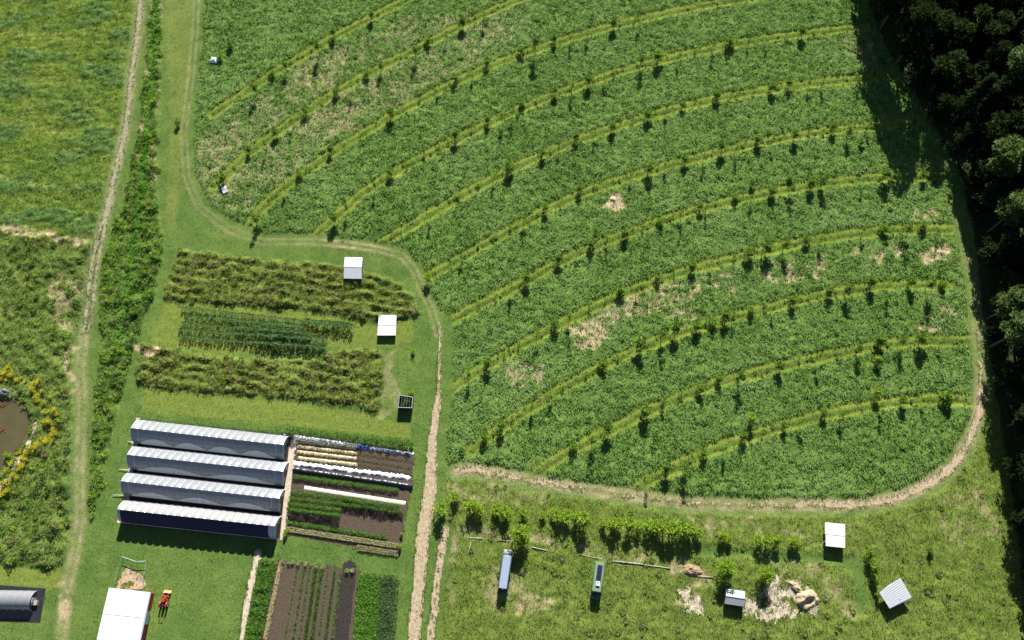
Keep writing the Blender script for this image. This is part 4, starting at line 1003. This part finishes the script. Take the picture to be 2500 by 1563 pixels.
# the lower garden: rows run up and down
def veg(r):
    V, C = lobes_crown(.26, .22, .02, 3, 26, .2, VG + PG[:1], r); return crown_mesh('vegetable_plant', V, C)
VEG = [veg(np.random.default_rng(400 + k)) for k in range(4)]
def plant_line(a, b, step, s0, label, group):
    p, q = g3(*a), g3(*b); n = int((q - p).length / step)
    for k in range(n):
        if random.random() < .08: continue
        v = p.lerp(q, (k + random.uniform(-.2, .2)) / n)
        o = link('vegetable_plant', VEG[random.randrange(4)], None, None, (v.x + random.uniform(-.05, .05), v.y, .04)); s = s0 * random.uniform(.75, 1.25)
        o.scale = (s, s, s); o.rotation_euler = (0, 0, random.uniform(0, 6)); tag(o, label, 'vegetable plant', group)
for a, b, st, s0, lab in (((727,1379),(696,1560), .55, .9, 'leftmost of the thin lines'), ((744,1382),(716,1560), .55, 1.25, 'second thin line from the left'), ((756,1384),(731,1560), .55, 1.0, 'third thin line from the left'), ((801,1392),(778,1560), .6, 1.0, 'thin line just right of the thick dark rows'), ((832,1397),(811,1560), .55, 1.25, 'rightmost thin line beside the dark strip')):
    plant_line(a, b, st, s0, 'small vegetable plant in the ' + lab, 'plants of the ' + lab)
for i, (a, b, w, hgt, per, cols, lab) in enumerate([
    ((772,1386),(746,1560), .85, .6, 70, DG + VG, 'first of two thick dark green rows in the lower garden'),
    ((786,1389),(762,1560), .85, .6, 70, DG + VG + PG[:1], 'second of two thick dark green rows in the lower garden'),
    ((818,1394),(795,1560), .60, .45, 55, DG + VG, 'dark leafy row near the right edge of the lower garden')]):
    crop_row(a, b, w, hgt, cols, lab, per, .26, group='rows of the lower garden')
crop_row((688,1373),(648,1560), 1.0, .4, STR[:3] + ((.3, .24, .11),), 'straw coloured dried row in the lower garden', 80, .28, group='rows of the lower garden')
for px, py, s in ((690,1371,.9),(703,1373,.8),(715,1374,.9),(728,1375,.9),(745,1377,.9),(758,1380,.6),(771,1383,1.2),(786,1385,1.0),(847,1391,1.0),(861,1391,1.0)):
    x, y = G(px, py, .5); V, C = lobes_crown(.7, .6, .1, 5, 110, .26, ((.22,.30,.12), (.30,.36,.18), (.14,.22,.06)), r2)
    o = link('flowering_plant', crown_mesh('flowering_plant', V, C), None, None, (float(x), float(y), 0)); o.scale = (s, s, s)
    tag(o, 'pale green round plant at the head of the lower garden rows', 'plant', 'round plants heading the lower garden')
crop_row((655,1370),(612,1590), 4.3, .75, VG + ((.11,.21,.03),), 'wide bright green bean bed beside the pale path', 260, .42, 'crop_bed', group=None)
crop_row((903,1402),(888,1590), 5.6, .6, ((.07,.17,.02), (.10,.22,.03), (.13,.26,.04)), 'bright green leafy bed right of the bare dark strip', 240, .40, 'crop_bed', group=None)
crop_row((950,1406),(938,1590), 5.2, .55, ((.05,.11,.03), (.08,.14,.05), (.11,.15,.07)), 'patchy grey-green leafy bed nearest the dirt track', 150, .38, 'crop_bed', group=None)
d_, _ = line_dist(X, Y, poly_ground([(851,1390),(826,1600)]), 4); sheet('dark_soil', d_ < 1.9, M['darksoil'], 0.045)
for k in range(9):
    px = 1084 - 46 * (k + .5) / 9 * 1.0; py = 1295 + 340 * (k + .5) / 9
    x, y = G(px, py, .2); V, C = lobes_crown(.4, .4, .05, 3, 40, .22, PG + DG, r2)
    tag(link('strip_seedling', crown_mesh('strip_seedling', V, C), None, None, (float(x), float(y), 0.03)), 'small tufted plant in the narrow mulched strip', 'plant', 'plants in the mulched strip')

# ------------------------------------------------------------------ sheds and shelters
def roofed(name, label, cat, eave, ridge_i, he, hr, roof_mat, wall_mat, overhang=.18, open_sides=False, wall_h=None, group=None):
    """a small gabled building seen from above. eave: four roof corners (pixels, round: NW NE SE SW); ridge joins the middles of the west and east edges"""
    c = [g3(*p, he) for p in eave]
    base = sum(c, Vector()) / 4; base.z = 0
    root = empty(name, base); tag(root, label, cat, group)
    c = [p - base for p in c]
    r0 = (c[0] + c[3]) / 2; r1 = (c[1] + c[2]) / 2; r0.z = r1.z = hr
    th = Vector((0, 0, .08))
    for nm, quad in (('roof', (c[0], c[1], r1, r0)), ('roof', (r0, r1, c[2], c[3]))):
        m = MB(); m.slab(quad, .08); o = m.build(nm, roof_mat, root)
        a, b, d, e = quad                                  # raised seams
        for k in range(1, 9):
            t = k / 9; p, q = a.lerp(b, t), e.lerp(d, t)
            s = MB(); s.tube([p + Vector((0, 0, .015)), q + Vector((0, 0, .015))], .025, 4)
            if k % 2: s.build('seam', roof_mat, o)
    m = MB(); m.tube([r0 + Vector((0, 0, .02)), r1 + Vector((0, 0, .02))], .06, 6); m.build('ridge_cap', roof_mat, root)
    cen = sum((Vector((p.x, p.y, 0)) for p in c), Vector()) / 4
    g = []
    for p in c:
        q = Vector((p.x, p.y, 0)); v = (cen - q).normalized(); g.append(q + v * overhang * 1.4)
    if open_sides:
        for p in g:
            s = MB(); s.box((p.x, p.y, he / 2 - .1), (.12, .12, he + .2)); s.build('post', M['wood'], root)
    else:
        for i in range(4):
            p, q = g[i], g[(i + 1) % 4]; n = (q - p).cross(Vector((0, 0, 1))).normalized() * .05
            s = MB(); topm = [(p, he - .06), (q, he - .06)]
            s.hexa([p - n - Vector((0,0,.2)), q - n - Vector((0,0,.2)), q + n - Vector((0,0,.2)), p + n - Vector((0,0,.2)), p - n + Vector((0,0,he-.1)), q - n + Vector((0,0,he-.1)), q + n + Vector((0,0,he-.1)), p + n + Vector((0,0,he-.1))])
            s.build('wall', wall_mat, root)
            if i in (1, 3):
                mid = (p + q) / 2; mid.z = hr - .12; t = MB()
                a, b = p.copy(), q.copy(); a.z = b.z = he - .1
                t.add([a - n, b - n, mid - n, a + n, b + n, mid + n], [(0, 1, 2), (5, 4, 3), (0, 3, 4, 1), (1, 4, 5, 2), (2, 5, 3, 0)]); t.build('gable', wall_mat, root)
    return root, base, c, g

sh, b_, c_, g_ = roofed('metal_shed', 'silvery gabled metal shed standing in the upper tall brown meadow', 'shed', [(842,628),(885,629),(883,681),(839,680)], 0, 1.9, 2.5, M['zinc'], M['darkwood'])
tv = c_[1].lerp(c_[2], .15).lerp(c_[0].lerp(c_[3], .15), .24); m = MB()
m.tube([tv + Vector((.42 * math.cos(a), .42 * math.sin(a), .22)) for a in np.linspace(0, 6.283, 19)], .06, 5); m.build('roof_vent', M['steel'], sh, True)
door = MB(); mid = (g_[2] + g_[3]) / 2; door.box((mid.x, mid.y - .08, .9), (1.0, .06, 1.8)); door.build('door', M['wood'], sh)

coop, b_, c_, g_ = roofed('chicken_coop', 'small coop with plain bright white roof right of the nursery rows', 'coop', [(925,769),(968,770),(966,819),(921,819)], 0, 1.35, 1.39, M['white'], M['darkwood'], .25)
door = MB(); mid = (g_[2] + g_[3]) / 2; door.box((mid.x, mid.y - .08, .6), (.9, .06, 1.1)); door.build('door', M['wood'], coop)
for s in (-1, 1):
    w = MB(); w.disc((s * 1.6, -2.3, .25), (1, 0, 0), .28, .12); w.build('wheel', M['rubber'], coop, True)

cage_c = [g3(*p, 2.0) for p in ((975,965),(1008,970),(1005,996),(972,995))]
cb = sum(cage_c, Vector()) / 4; cb.z = 0
cage = empty('plant_cage', cb); tag(cage, 'pale square plant cage with dark sides near the dirt track', 'plant cage')
cc_ = [p - cb for p in cage_c]
for i in range(4):
    p, q = cc_[i], cc_[(i + 1) % 4]
    m = MB(); m.tube([p, q], .09, 6); m.build('top_rail', M['greyroof'], cage)
    m = MB(); m.tube([Vector((p.x, p.y, -.1)), p], .07, 6); m.build('post', M['greyroof'], cage)
    n = (q - p).cross(Vector((0, 0, 1))).normalized() * .02
    m = MB(); a, b = Vector((p.x, p.y, .05)), Vector((q.x, q.y, .05)); t = Vector((0, 0, 1.85))
    m.hexa([a - n, b - n, b + n, a + n, a - n + t, b - n + t, b + n + t, a + n + t]); m.build('side_panel', M['blackplastic'], cage)
for k in range(1, 5):
    m = MB(); m.tube([cc_[0].lerp(cc_[1], k / 5), cc_[3].lerp(cc_[2], k / 5)], .02, 4); m.build('wire', M['greyroof'], cage)
V, C = lobes_crown(1.2, 1.2, .6, 6, 150, .32, GREEN[:3], r2)
tag(link('caged_plant', crown_mesh('caged_plant', V, C), None, None, cb), 'leafy plant growing inside the pale square cage', 'plant')

sl_, b_, c_, g_ = roofed('market_shelter', 'white roofed open shelter at the right end of the lower grass', 'shelter', [(2014,1275),(2063,1280),(2063,1338),(2016,1333)], 0, 2.0, 2.1, M['white'], M['wood'], .15, True)
m = MB(); p = c_[3].lerp(c_[0], .25); m.tube([p + Vector((.2, 0, .1)), p + Vector((-1.0, -1.3, -1.4))], .06, 6); m.build('guy_pole', M['white'], sl_)
for i in range(4):
    p, q = g_[i], g_[(i + 1) % 4]; m = MB(); m.tube([Vector((p.x, p.y, 1.85)), Vector((q.x, q.y, 1.85))], .05, 4); m.build('beam', M['wood'], sl_)
m = MB(); m.box((0, -1.6, .45), (3.6, .8, .9)); m.build('counter', M['darkwood'], sl_, False, .03)

# tilted metal roof on posts
tc_ = [g3(*p, 2.2) for p in ((2199,1411),(2226,1459),(2172,1486),(2147,1447),(2170,1428))]
tb = sum(tc_, Vector()) / 5; tb.z = 0
tr = empty('open_shelter', tb); tag(tr, 'turned open shelter with ribbed silver roof missing a corner', 'shelter')
q = [p - tb for p in tc_]
m = MB(); m.slab(q, .06); rf = m.build('roof', M['zinc'], tr)
for k in range(10):
    t = (k + .5) / 10; a, b = q[0].lerp(q[1], t), (q[4].lerp(q[3], 0) if t < .02 else q[3].lerp(q[2], t) if t > .12 else q[4])
    a, b = q[0].lerp(q[1], t), q[3].lerp(q[2], t)
    if t < .5: b = b.lerp(a, (.5 - t) * .35)
    s = MB(); s.tube([a + Vector((0, 0, .03)), b + Vector((0, 0, .03))], .05, 4); s.build('rib', M['greyroof'], rf)
for p in q[:4]:
    v = Vector((p.x, p.y, 0)) * .9; s = MB(); s.box((v.x, v.y, 1.0), (.13, .13, 2.3)); s.build('post', M['wood'], tr)
s = MB(); a = q[1].lerp(q[2], .45) + Vector((-.5, .9, .12)); s.tube([a, q[1].lerp(q[2], .15) + Vector((-.2, -1.6, -.9))], .09, 6); s.build('loose_pole', M['white'], tr)
s = MB(); s.box((1.2, -2.6, .35), (1.6, 1.0, .7)); s.build('bench', M['wood'], tr, False, .03)

sh2, b_, c_, g_ = roofed('garden_shed', 'little grey gabled shed with blue-grey south wall beside bare earth', 'shed', [(1773,1437),(1819,1444),(1815,1481),(1769,1474)], 0, 2.1, 2.7, M['greyroof'], M['busbluedark'], .15)
m = MB(); p = c_[1].lerp(c_[2], .7); m.tube([p + Vector((0, 0, -.5)), p + Vector((1.0, -.1, -.55))], .06, 6); m.build('gutter_pipe', M['wood'], sh2)

bn, b_, c_, g_ = roofed('red_barn', 'red walled barn with a broad plain white roof', 'barn', [(266,1435),(366,1446),(339,1572),(236,1562)], 0, 3.4, 3.5, M['white'], M['red'], .25)
m = MB(); m.tube([c_[1] + Vector((.12, 0, -.12)), c_[2] + Vector((.12, 0, -.12))], .14, 6); m.build('gutter', M['zinc'], bn)
m = MB(); mid = (g_[1] + g_[2]) / 2; dv = (g_[2] - g_[1]).normalized(); nn = Vector((0, 0, 1)).cross(dv) * .08
m.hexa([mid + dv * a + nn * b + Vector((0, 0, z)) for z in (0, 2.6) for a, b in ((-1.6, .7), (1.6, .7), (1.6, 1.4), (-1.6, 1.4))]); m.build('barn_door', M['white'], bn)

# cropped quonset on black ground cloth, bottom left
qx = [g3(*p) for p in ((-40,1426),(112,1437),(98,1520),(-70,1515))]
m = MB(); m.slab([p + Vector((0, 0, .06)) for p in qx], .05); gcl = m.build('ground_cloth', M['blackplastic']); tag(gcl, 'black ground cloth under the grey hoop house corner', 'ground cloth')
hq = [g3(*p) for p in ((-60,1440),(92,1443),(80,1492),(-75,1490))]
hr_ = empty('hoop_house', (hq[0] + hq[3]) / 2); tag(hr_, 'grey see-through hoop house standing on black ground cloth', 'greenhouse')
o0 = (hq[0] + hq[3]) / 2; bx = (hq[1] + hq[2]) / 2 - o0; sx = (hq[3] - hq[0]) / 2
def arch(v, a, r=1.0): return bx * v + sx * (-math.cos(a) * r) + Vector((0, 0, 2.5 * math.sin(a) * r))
m = MB(); nv, nu = 30, 14
m.add([arch(i / nv, math.pi * (.03 + .80 * j / nu)) for i in range(nv + 1) for j in range(nu + 1)], [(i * 15 + j, (i + 1) * 15 + j, (i + 1) * 15 + j + 1, i * 15 + j + 1) for i in range(nv) for j in range(nu)])
M['greyfilm'] = film_mat('grey_film', (.30, .31, .32), .25, .2)
m.build('cover', M['greyfilm'], hr_, True)
for k in range(9):
    m = MB(); m.tube([arch(k / 8, math.pi * j / 16, 1.01) for j in range(17)], .045, 5); m.build('hoop', M['greyroof'], hr_, True)
m = MB(); m.box((bx.x * 1.01, bx.y * 1.01 + .2, 1.0), (.12, 1.2, 2.0)); m.build('door_frame', M['greyroof'], hr_)
pl = g3(88, 1472); m = MB(); m.box((pl.x, pl.y, .45), (1.4, 1.2, .9)); tag(m.build('crate_stack', M['wood'], None, False, .04), 'weathered wooden crate beside the grey hoop house', 'crate')

# crumpled tarp and folded white shelter in the field corner
tx, ty = G(522, 146, .6); vs = []; n_ = 16; mb = MB()
for i in range(n_ + 1):
    for j in range(n_ + 1):
        a, b = (i / n_ - .5) * 2, (j / n_ - .5) * 2; rr_ = max(abs(a), abs(b))
        vs.append((a * 1.25 + .2 * b, b * 1.15 - .15 * a, max(.02, 1.0 * (1 - rr_ ** 2.4) + .22 * (float(vn(a * 3, b * 3, .6, 201)) - .5))))
mb.add(vs, [(i * (n_ + 1) + j, (i + 1) * (n_ + 1) + j, (i + 1) * (n_ + 1) + j + 1, i * (n_ + 1) + j + 1) for i in range(n_) for j in range(n_)])
o = mb.build('tarp_heap', M['whiteplastic'], None); o.location = (float(tx), float(ty), gz(float(tx), float(ty))); tag(o, 'crumpled white tarp heap beside a shrub in the field corner', 'tarp')
fs_, b_, c_, g_ = roofed('folded_shelter', 'small white ridged shelter lying at the left end of the pasture', 'shelter', [(539,456),(550,452),(556,468),(545,473)], 0, .7, 1.05, M['white'], M['white'], .05)

# ------------------------------------------------------------------ buses
def bus(front, rear, hf, hrf, body_m, side_m, hood_m, label, solar=False):
    pf, pr = g3(*front, hf), g3(*rear, hrf); pf.z = pr.z = 0
    d = pf - pr; L = d.length; W = 2.45; hl = 1.45; bl = L - hl; top = hrf
    root = empty('bus', pr, math.atan2(-d.x, d.y)); tag(root, label, 'bus')
    def hull(y0, y1, z0, z1, w, rx, nose=0.0, name='body', mat=None, top_r=.45):
        m = MB(); prof = [(-w/2, z0), (-w/2, z1 - top_r), (-w/2 + .06, z1 - top_r*.5), (-w/2 + top_r*.55, z1 - .08), (-w/4, z1), (w/4, z1), (w/2 - top_r*.55, z1 - .08), (w/2 - .06, z1 - top_r*.5), (w/2, z1 - top_r), (w/2, z0)]
        n = len(prof); ys = [y0, y0 + .12, y1 - .35, y1 - .1, y1]; sc = [.97, 1, 1, .97, .90 - nose]
        vs = [(x * s, y, z0 + (z - z0) * (1 if s > .95 else s + .06)) for y, s in zip(ys, sc) for x, z in prof]
        fs = [(i * n + k, i * n + k + 1, (i + 1) * n + k + 1, (i + 1) * n + k) for i in range(len(ys) - 1) for k in range(n - 1)]
        fs += [tuple(range(n - 1, -1, -1)), tuple((len(ys) - 1) * n + k for k in range(n))]
        return m.add(vs, fs).build(name, mat, root, True)
    hull(0, bl, .5, top - .03, W, 0, .02, 'body', side_m)
    m = MB(); w = W * .80
    m.add([(sx_ * w / 2 * (1 if 0 < i < 5 else .96), .08 + (bl - .3) * i / 5, top + (.0 if abs(sx_) == 1 else .035)) for i in range(6) for sx_ in (-1, -.5, .5, 1)], [(i * 4 + k, (i + 1) * 4 + k, (i + 1) * 4 + k + 1, i * 4 + k + 1) for i in range(5) for k in range(3)])
    m.build('roof_panel', body_m, root, True)
    hull(bl - .1, L, .55, 1.62, W * .93, 0, .22, 'hood', hood_m, .3)
    m = MB(); m.add([(-W*.43, bl + .62, 1.66), (W*.43, bl + .62, 1.66), (W*.41, bl + .02, top - .22), (-W*.41, bl + .02, top - .22), (-W*.43, bl + .0, 1.5), (W*.43, bl + .0, 1.5)], [(0, 1, 2, 3), (0, 3, 4), (1, 5, 2), (0, 4, 5, 1)])
    m.build('windshield', M['glass'], root)
    m = MB(); m.box((0, bl + .33, 2.25), (.07, .62, .05)); m.build('windshield_bar', hood_m, root)
    for s in (-1, 1):
        nwin = 8
        for k in range(nwin):
            y = .6 + (bl - 1.6) * (k + .5) / nwin; m = MB(); m.box((s * (W / 2 + .01), y, 2.05), (.03, (bl - 1.6) / nwin * .82, .62)); m.build('window', M['glass'], root)
        for y in (1.9, L - .75):
            wh = MB(); wh.disc((s * (W / 2 - .14), y, .48), (1, 0, 0), .48, .28, 22); t = wh.build('wheel', M['rubber'], root, True)
            h_ = MB(); h_.disc((s * (W / 2 + .005), y, .48), (1, 0, 0), .22, .03, 14); h_.build('rim', M['steel'], t)
        hd = MB(); hd.disc((s * .75, L + .0, .95), (0, 1, 0), .13, .1, 12); hd.build('headlight', M['white'], root)
        mi = MB(); mi.tube([(s * 1.1, bl + .3, 2.2), (s * 1.5, bl + .55, 2.2)], .03, 5); mi.box((s * 1.52, bl + .55, 2.1), (.2, .06, .4)); mi.build('mirror', M['rubber'], root)
    m = MB(); m.box((0, L + .08, .62), (W * .9, .14, .25)); m.build('bumper', M['steel'], root, False, .03)
    m = MB(); m.box((0, -.08, .62), (W * .95, .14, .25)); m.build('bumper', M['steel'], root, False, .03)
    m = MB(); m.box((0, -.02, 1.75), (.8, .06, 1.8)); m.build('rear_door', side_m, root)
    if solar:
        for k in range(4):
            y = 1.55 + k * .98; m = MB(); m.box((-.05, y - .35, top + .11), (1.25, .92, .05)); p = m.build('solar_panel', M['solar'], root, False, .01)
            f = MB()
            for s in (-1, 1): f.box((-.05 + s * .64, y - .35, top + .10), (.04, .96, .06))
            f.build('panel_frame', M['steel'], p)
        # the vent box is at the tail of the panels
        m = MB(); m.box((-.05, 5.35, top + .2), (.95, 1.15, .34)); v = m.build('air_conditioner', M['white'], root, False, .08)
        m = MB(); m.box((.0, 5.15, top + .375), (.42, .30, .02)); m.build('fan_grille', M['rubber'], v)
        m = MB(); m.box((-.05, 6.05, top + .14), (.75, .18, .2)); m.build('vent_cowl', M['rubber'], root, False, .03)
    else:
        m = MB(); m.tube([(0.05, .05, top - .05), (0.05, -.22, top - .05)], .05, 6); m.build('tail_light', M['white'], root)
        for s in (-1, 1):
            m = MB(); m.box((s * (W / 2 + .12), bl * .55 - s * .5, 1.1), (.22, 1.4, .35)); m.build('side_locker', M['rubber'], root, False, .03)
    return root
bus((1241,1343),(1227,1437), 1.6, 3.05, M['busblue'], M['busbluedark'], M['busgrey'], 'pale blue bus with its grey hood facing the white pipe')
bus((1453,1461),(1466,1373), 1.6, 3.05, M['busgreen'], M['busgreen'], M['busgreendark'], 'sage green bus with dark solar panels along the roof', True)

# ------------------------------------------------------------------ tractor
tp = g3(404, 1470); T = empty('tractor', tp, R(-6)); tag(T, 'small red tractor with an orange loader bucket beside the barn', 'tractor')
m = MB(); m.box((0, .75, .95), (.75, 1.7, .7)); m.build('hood', M['tractorred'], T, True, .12)
m = MB(); m.box((0, -.6, .62), (.7, 1.4, .45)); m.build('chassis', M['rubber'], T, False, .05)
for s in (-1, 1):
    w = MB(); w.disc((s * .85, -.75, .68), (1, 0, 0), .68, .42, 24); t = w.build('rear_wheel', M['rubber'], T, True)
    h = MB(); h.disc((s * 1.065, -.75, .68), (1, 0, 0), .3, .03, 14); h.build('rim', M['white'], t)
    w = MB(); w.disc((s * .62, 1.25, .42), (1, 0, 0), .42, .26, 20); t = w.build('front_wheel', M['rubber'], T, True)
    h = MB(); h.disc((s * .755, 1.25, .42), (1, 0, 0), .2, .03, 12); h.build('rim', M['white'], t)
    f = MB(); f.tube([(s * .85, -.75 + .8 * math.cos(a), .68 + .8 * math.sin(a)) for a in np.linspace(.35, 2.4, 9)], .2, 6); f.build('fender', M['tractorred'], T, True)
    a = MB(); a.tube([(s * .55, .2, 1.25), (s * .6, 1.5, 1.15), (s * .6, 2.15, .5)], .08, 6); a.build('loader_arm', M['tractorred'], T, True)
    a = MB(); a.tube([(s * .5, -1.15, .8), (s * .5, -1.2, 2.2)], .05, 6); a.build('roll_bar', M['rubber'], T)
m = MB(); m.add([(x, y, z) for x in (-1.0, 1.0) for y, z in ((2.2, .75), (2.25, .12), (2.85, .08), (2.9, .16), (2.4, .2), (2.3, .75))], [(0, 1, 2, 3, 4, 5), (11, 10, 9, 8, 7, 6)] + [(i, (i + 1) % 6, 6 + (i + 1) % 6, 6 + i) for i in range(6)])
m.build('bucket', M['orange'], T)
m = MB(); m.box((0, -.75, 1.02), (.5, .45, .12)); m.box((0, -.98, 1.25), (.5, .1, .45)); m.build('seat', M['rubber'], T, True, .04)
m = MB(); m.tube([(.17 * math.cos(a), -.2 + .17 * math.sin(a), 1.4) for a in np.linspace(0, 6.283, 15)], .02, 5); m.build('steering_wheel', M['rubber'], T, True)
m = MB(); m.tube([(-.45, -1.2, 2.2), (.45, -1.2, 2.2)], .05, 6); m.build('roll_bar', M['rubber'], T)
m = MB(); m.tube([(.25, 1.0, 1.3), (.25, 1.0, 1.75)], .04, 6); m.build('exhaust', M['steel'], T)

# ------------------------------------------------------------------ poultry run, pipes, earth heaps, pond
run = [g3(*p) for p in ((281,1434),(302,1360),(336,1372),(361,1371),(348,1440))]
pr_ = empty('poultry_run', run[1]); tag(pr_, 'thin wire poultry run with pale green top rail above the barn', 'fence')
for i in range(4):
    a, b = run[i] - run[1], run[i + 1] - run[1]; n = max(1, int((b - a).length / 2.4))
    for k in range(n + (i == 3)):
        p = a.lerp(b, k / n); m = MB(); m.tube([p + Vector((0, 0, -.2)), p + Vector((0, 0, 1.3))], .035, 5); m.build('post', M['steel'], pr_)
    for z in (.25, .75, 1.25):
        m = MB(); m.tube([a + Vector((0, 0, z)), b + Vector((0, 0, z))], (.08 if (z > 1 and i in (1, 2)) else .016), 5); m.build('top_rail' if z > 1 else 'wire', M['mesh'], pr_)
def pipe(pts, label, r=.13, gap=None):
    m = MB(); m.tube([g3(*p, .32) for p in pts], r, 6); tag(m.build('irrigation_pipe', M['pipe'], None, True), label, 'pipe')
pipe([(1145,1313),(1178,1315)], 'short white pipe end lying left of the large yellow-green tree')
pipe([(1215,1319),(1246,1321)], 'piece of white pipe vanishing under the large yellow-green tree', .08)
pipe([(1298,1336),(1338,1345)], 'white pipe piece lying between the tree and the tall grass', .12)
pipe([(1415,1354),(1447,1361),(1500,1370)], 'thin white pipe passing above the solar panel bus', .08)
pipe([(1495,1370),(1560,1377),(1637,1388)], 'longest white pipe, lying right of the solar panel bus', .14)
pipe([(1690,1405),(1742,1410)], 'pale pipe piece half buried right of the brush heap', .09)
pipe([(1150,1322),(1143,1350),(1137,1388)], 'thin pale line running down the grass left of the blue bus', .05)

def heap(px, py, rx, ry, h, mat, name, label, cat, seed, rot=0.0, pit=0.0):
    x, y = G(px, py, h * .3); n = 26; vs = []
    for i in range(n + 1):
        for j in range(n + 1):
            a, b = (i / n - .5) * 2.2, (j / n - .5) * 2.2; d = math.hypot(a, b)
            k = max(0, 1 - d ** 2 * (0.8 + .5 * float(vn(a * 2, b * 2, .8, seed))))
            zz = h * k ** .8 * (.35 + 1.3 * float(fbm(a * 3, b * 3, 1.1, seed + 1, 4))) - .12
            if pit: zz = zz * (1 - pit * math.exp(-((a - .12) ** 2 / .30 + (b + .30 - .3 * a) ** 2 / .10)))
            vs.append((a * rx * math.cos(rot) - b * ry * math.sin(rot), a * rx * math.sin(rot) + b * ry * math.cos(rot), zz))
    m = MB(); m.add(vs, [(i * (n + 1) + j, (i + 1) * (n + 1) + j, (i + 1) * (n + 1) + j + 1, i * (n + 1) + j + 1) for i in range(n) for j in range(n)])
    o = m.build(name, mat, None, True); o.location = (float(x), float(y), max(0, gz(float(x), float(y)) * .5)); return tag(o, label, cat)
heap(1970, 1464, 3.4, 2.6, 1.9, M['dirt'], 'earth_heap', 'largest pale earth heap with a deep shadowed hollow in it', 'earth heap', 210, .3, .97)
heap(1942, 1434, 2.9, 1.1, .95, M['dirt'], 'earth_heap', 'long low ridge of pale earth above the largest heap', 'earth heap', 214, -.75)
heap(1497, 486, 1.4, 1.1, .55, M['straw'], 'straw_heap', 'pale straw heap dumped alone in the open pasture', 'straw heap', 218)
heap(1484, 500, 1.3, .9, .3, M['straw'], 'straw_heap', 'lower spread of straw just below the pale straw heap', 'straw heap', 220)
heap(1688, 1393, 3.0, 1.7, .9, dirt_mat('dead_brush', (.16, .11, .06), (.36, .26, .16), 3.0, 1.2), 'brush_heap', 'reddish brown heap of dead brush right of the white pipe', 'brush heap', 222)
heap(10, 957, 2.0, 1.4, .8, plain('grey_rock', (.15, .155, .165), .9, var=.3, bump=.6), 'boulder', 'grey boulder on the upper bank of the brown pond', 'boulder', 224)
heap(2203, 829, .5, .4, .7, M['whiteplastic'], 'feed_sack', 'white sack lying in the second last tree row', 'sack', 226)

pm, PN, PL = new_mat('muddy_water'); pb = PN['Principled BSDF']
pb.inputs['Base Color'].default_value = (.105, .078, .035, 1); pb.inputs['Roughness'].default_value = .12; pb.inputs['Specular IOR Level'].default_value = .4
tcn = PN.new('ShaderNodeTexCoord'); nzn = PN.new('ShaderNodeTexNoise'); nzn.inputs['Scale'].default_value = .25; nzn.inputs['Detail'].default_value = 4; PL.new(tcn.outputs['Object'], nzn.inputs['Vector'])
crn = PN.new('ShaderNodeValToRGB'); crn.color_ramp.elements[0].color = (.060, .050, .022, 1); crn.color_ramp.elements[1].color = (.095, .082, .038, 1); PL.new(nzn.outputs['Fac'], crn.inputs['Fac']); PL.new(crn.outputs[0], pb.inputs['Base Color'])
nb_ = PN.new('ShaderNodeTexNoise'); nb_.inputs['Scale'].default_value = 3; PL.new(tcn.outputs['Object'], nb_.inputs['Vector'])
bpn = PN.new('ShaderNodeBump'); bpn.inputs['Strength'].default_value = .06; PL.new(nb_.outputs['Fac'], bpn.inputs['Height']); PL.new(bpn.outputs[0], pb.inputs['Normal'])
pg = poly_ground(P_POND); cx_, cy_ = pg.mean(0)
m = MB(); m.add([(cx_ + (x - cx_) * 1.03, cy_ + (y - cy_) * 1.03, -.32) for x, y in pg], [tuple(range(len(pg)))])
tag(m.build('pond_water', pm), kind='structure')
for i, (px, py, w, h) in enumerate(((9,988,1.0,.7),(5,1050,.7,.6))):
    x, y = G(px, py, -.3); V, F_ = kites(np.stack([x + rng.normal(0, w * .5, 40), y + rng.normal(0, h * .5, 40), np.full(40, -.28) + rng.uniform(0, .05, 40)], 1), rng.uniform(0, 6.3, 40), rng.normal(0, .1, 40), .6, .4)
    tag(link('floating_weed', np_mesh('floating_weed', V, F_, np.repeat(np.array((.17, .09, .035)) * rng.uniform(.7, 1.3, (40, 1)), 4, 0)), M['leaf']), f'rusty floating weed patch, {ORD[i]} from the top along the pond edge', 'pond weed')
x, y = G(17, 1113, .3); plant('limebush', float(x), float(y), .8, 'green bush growing out of the brown pond water')
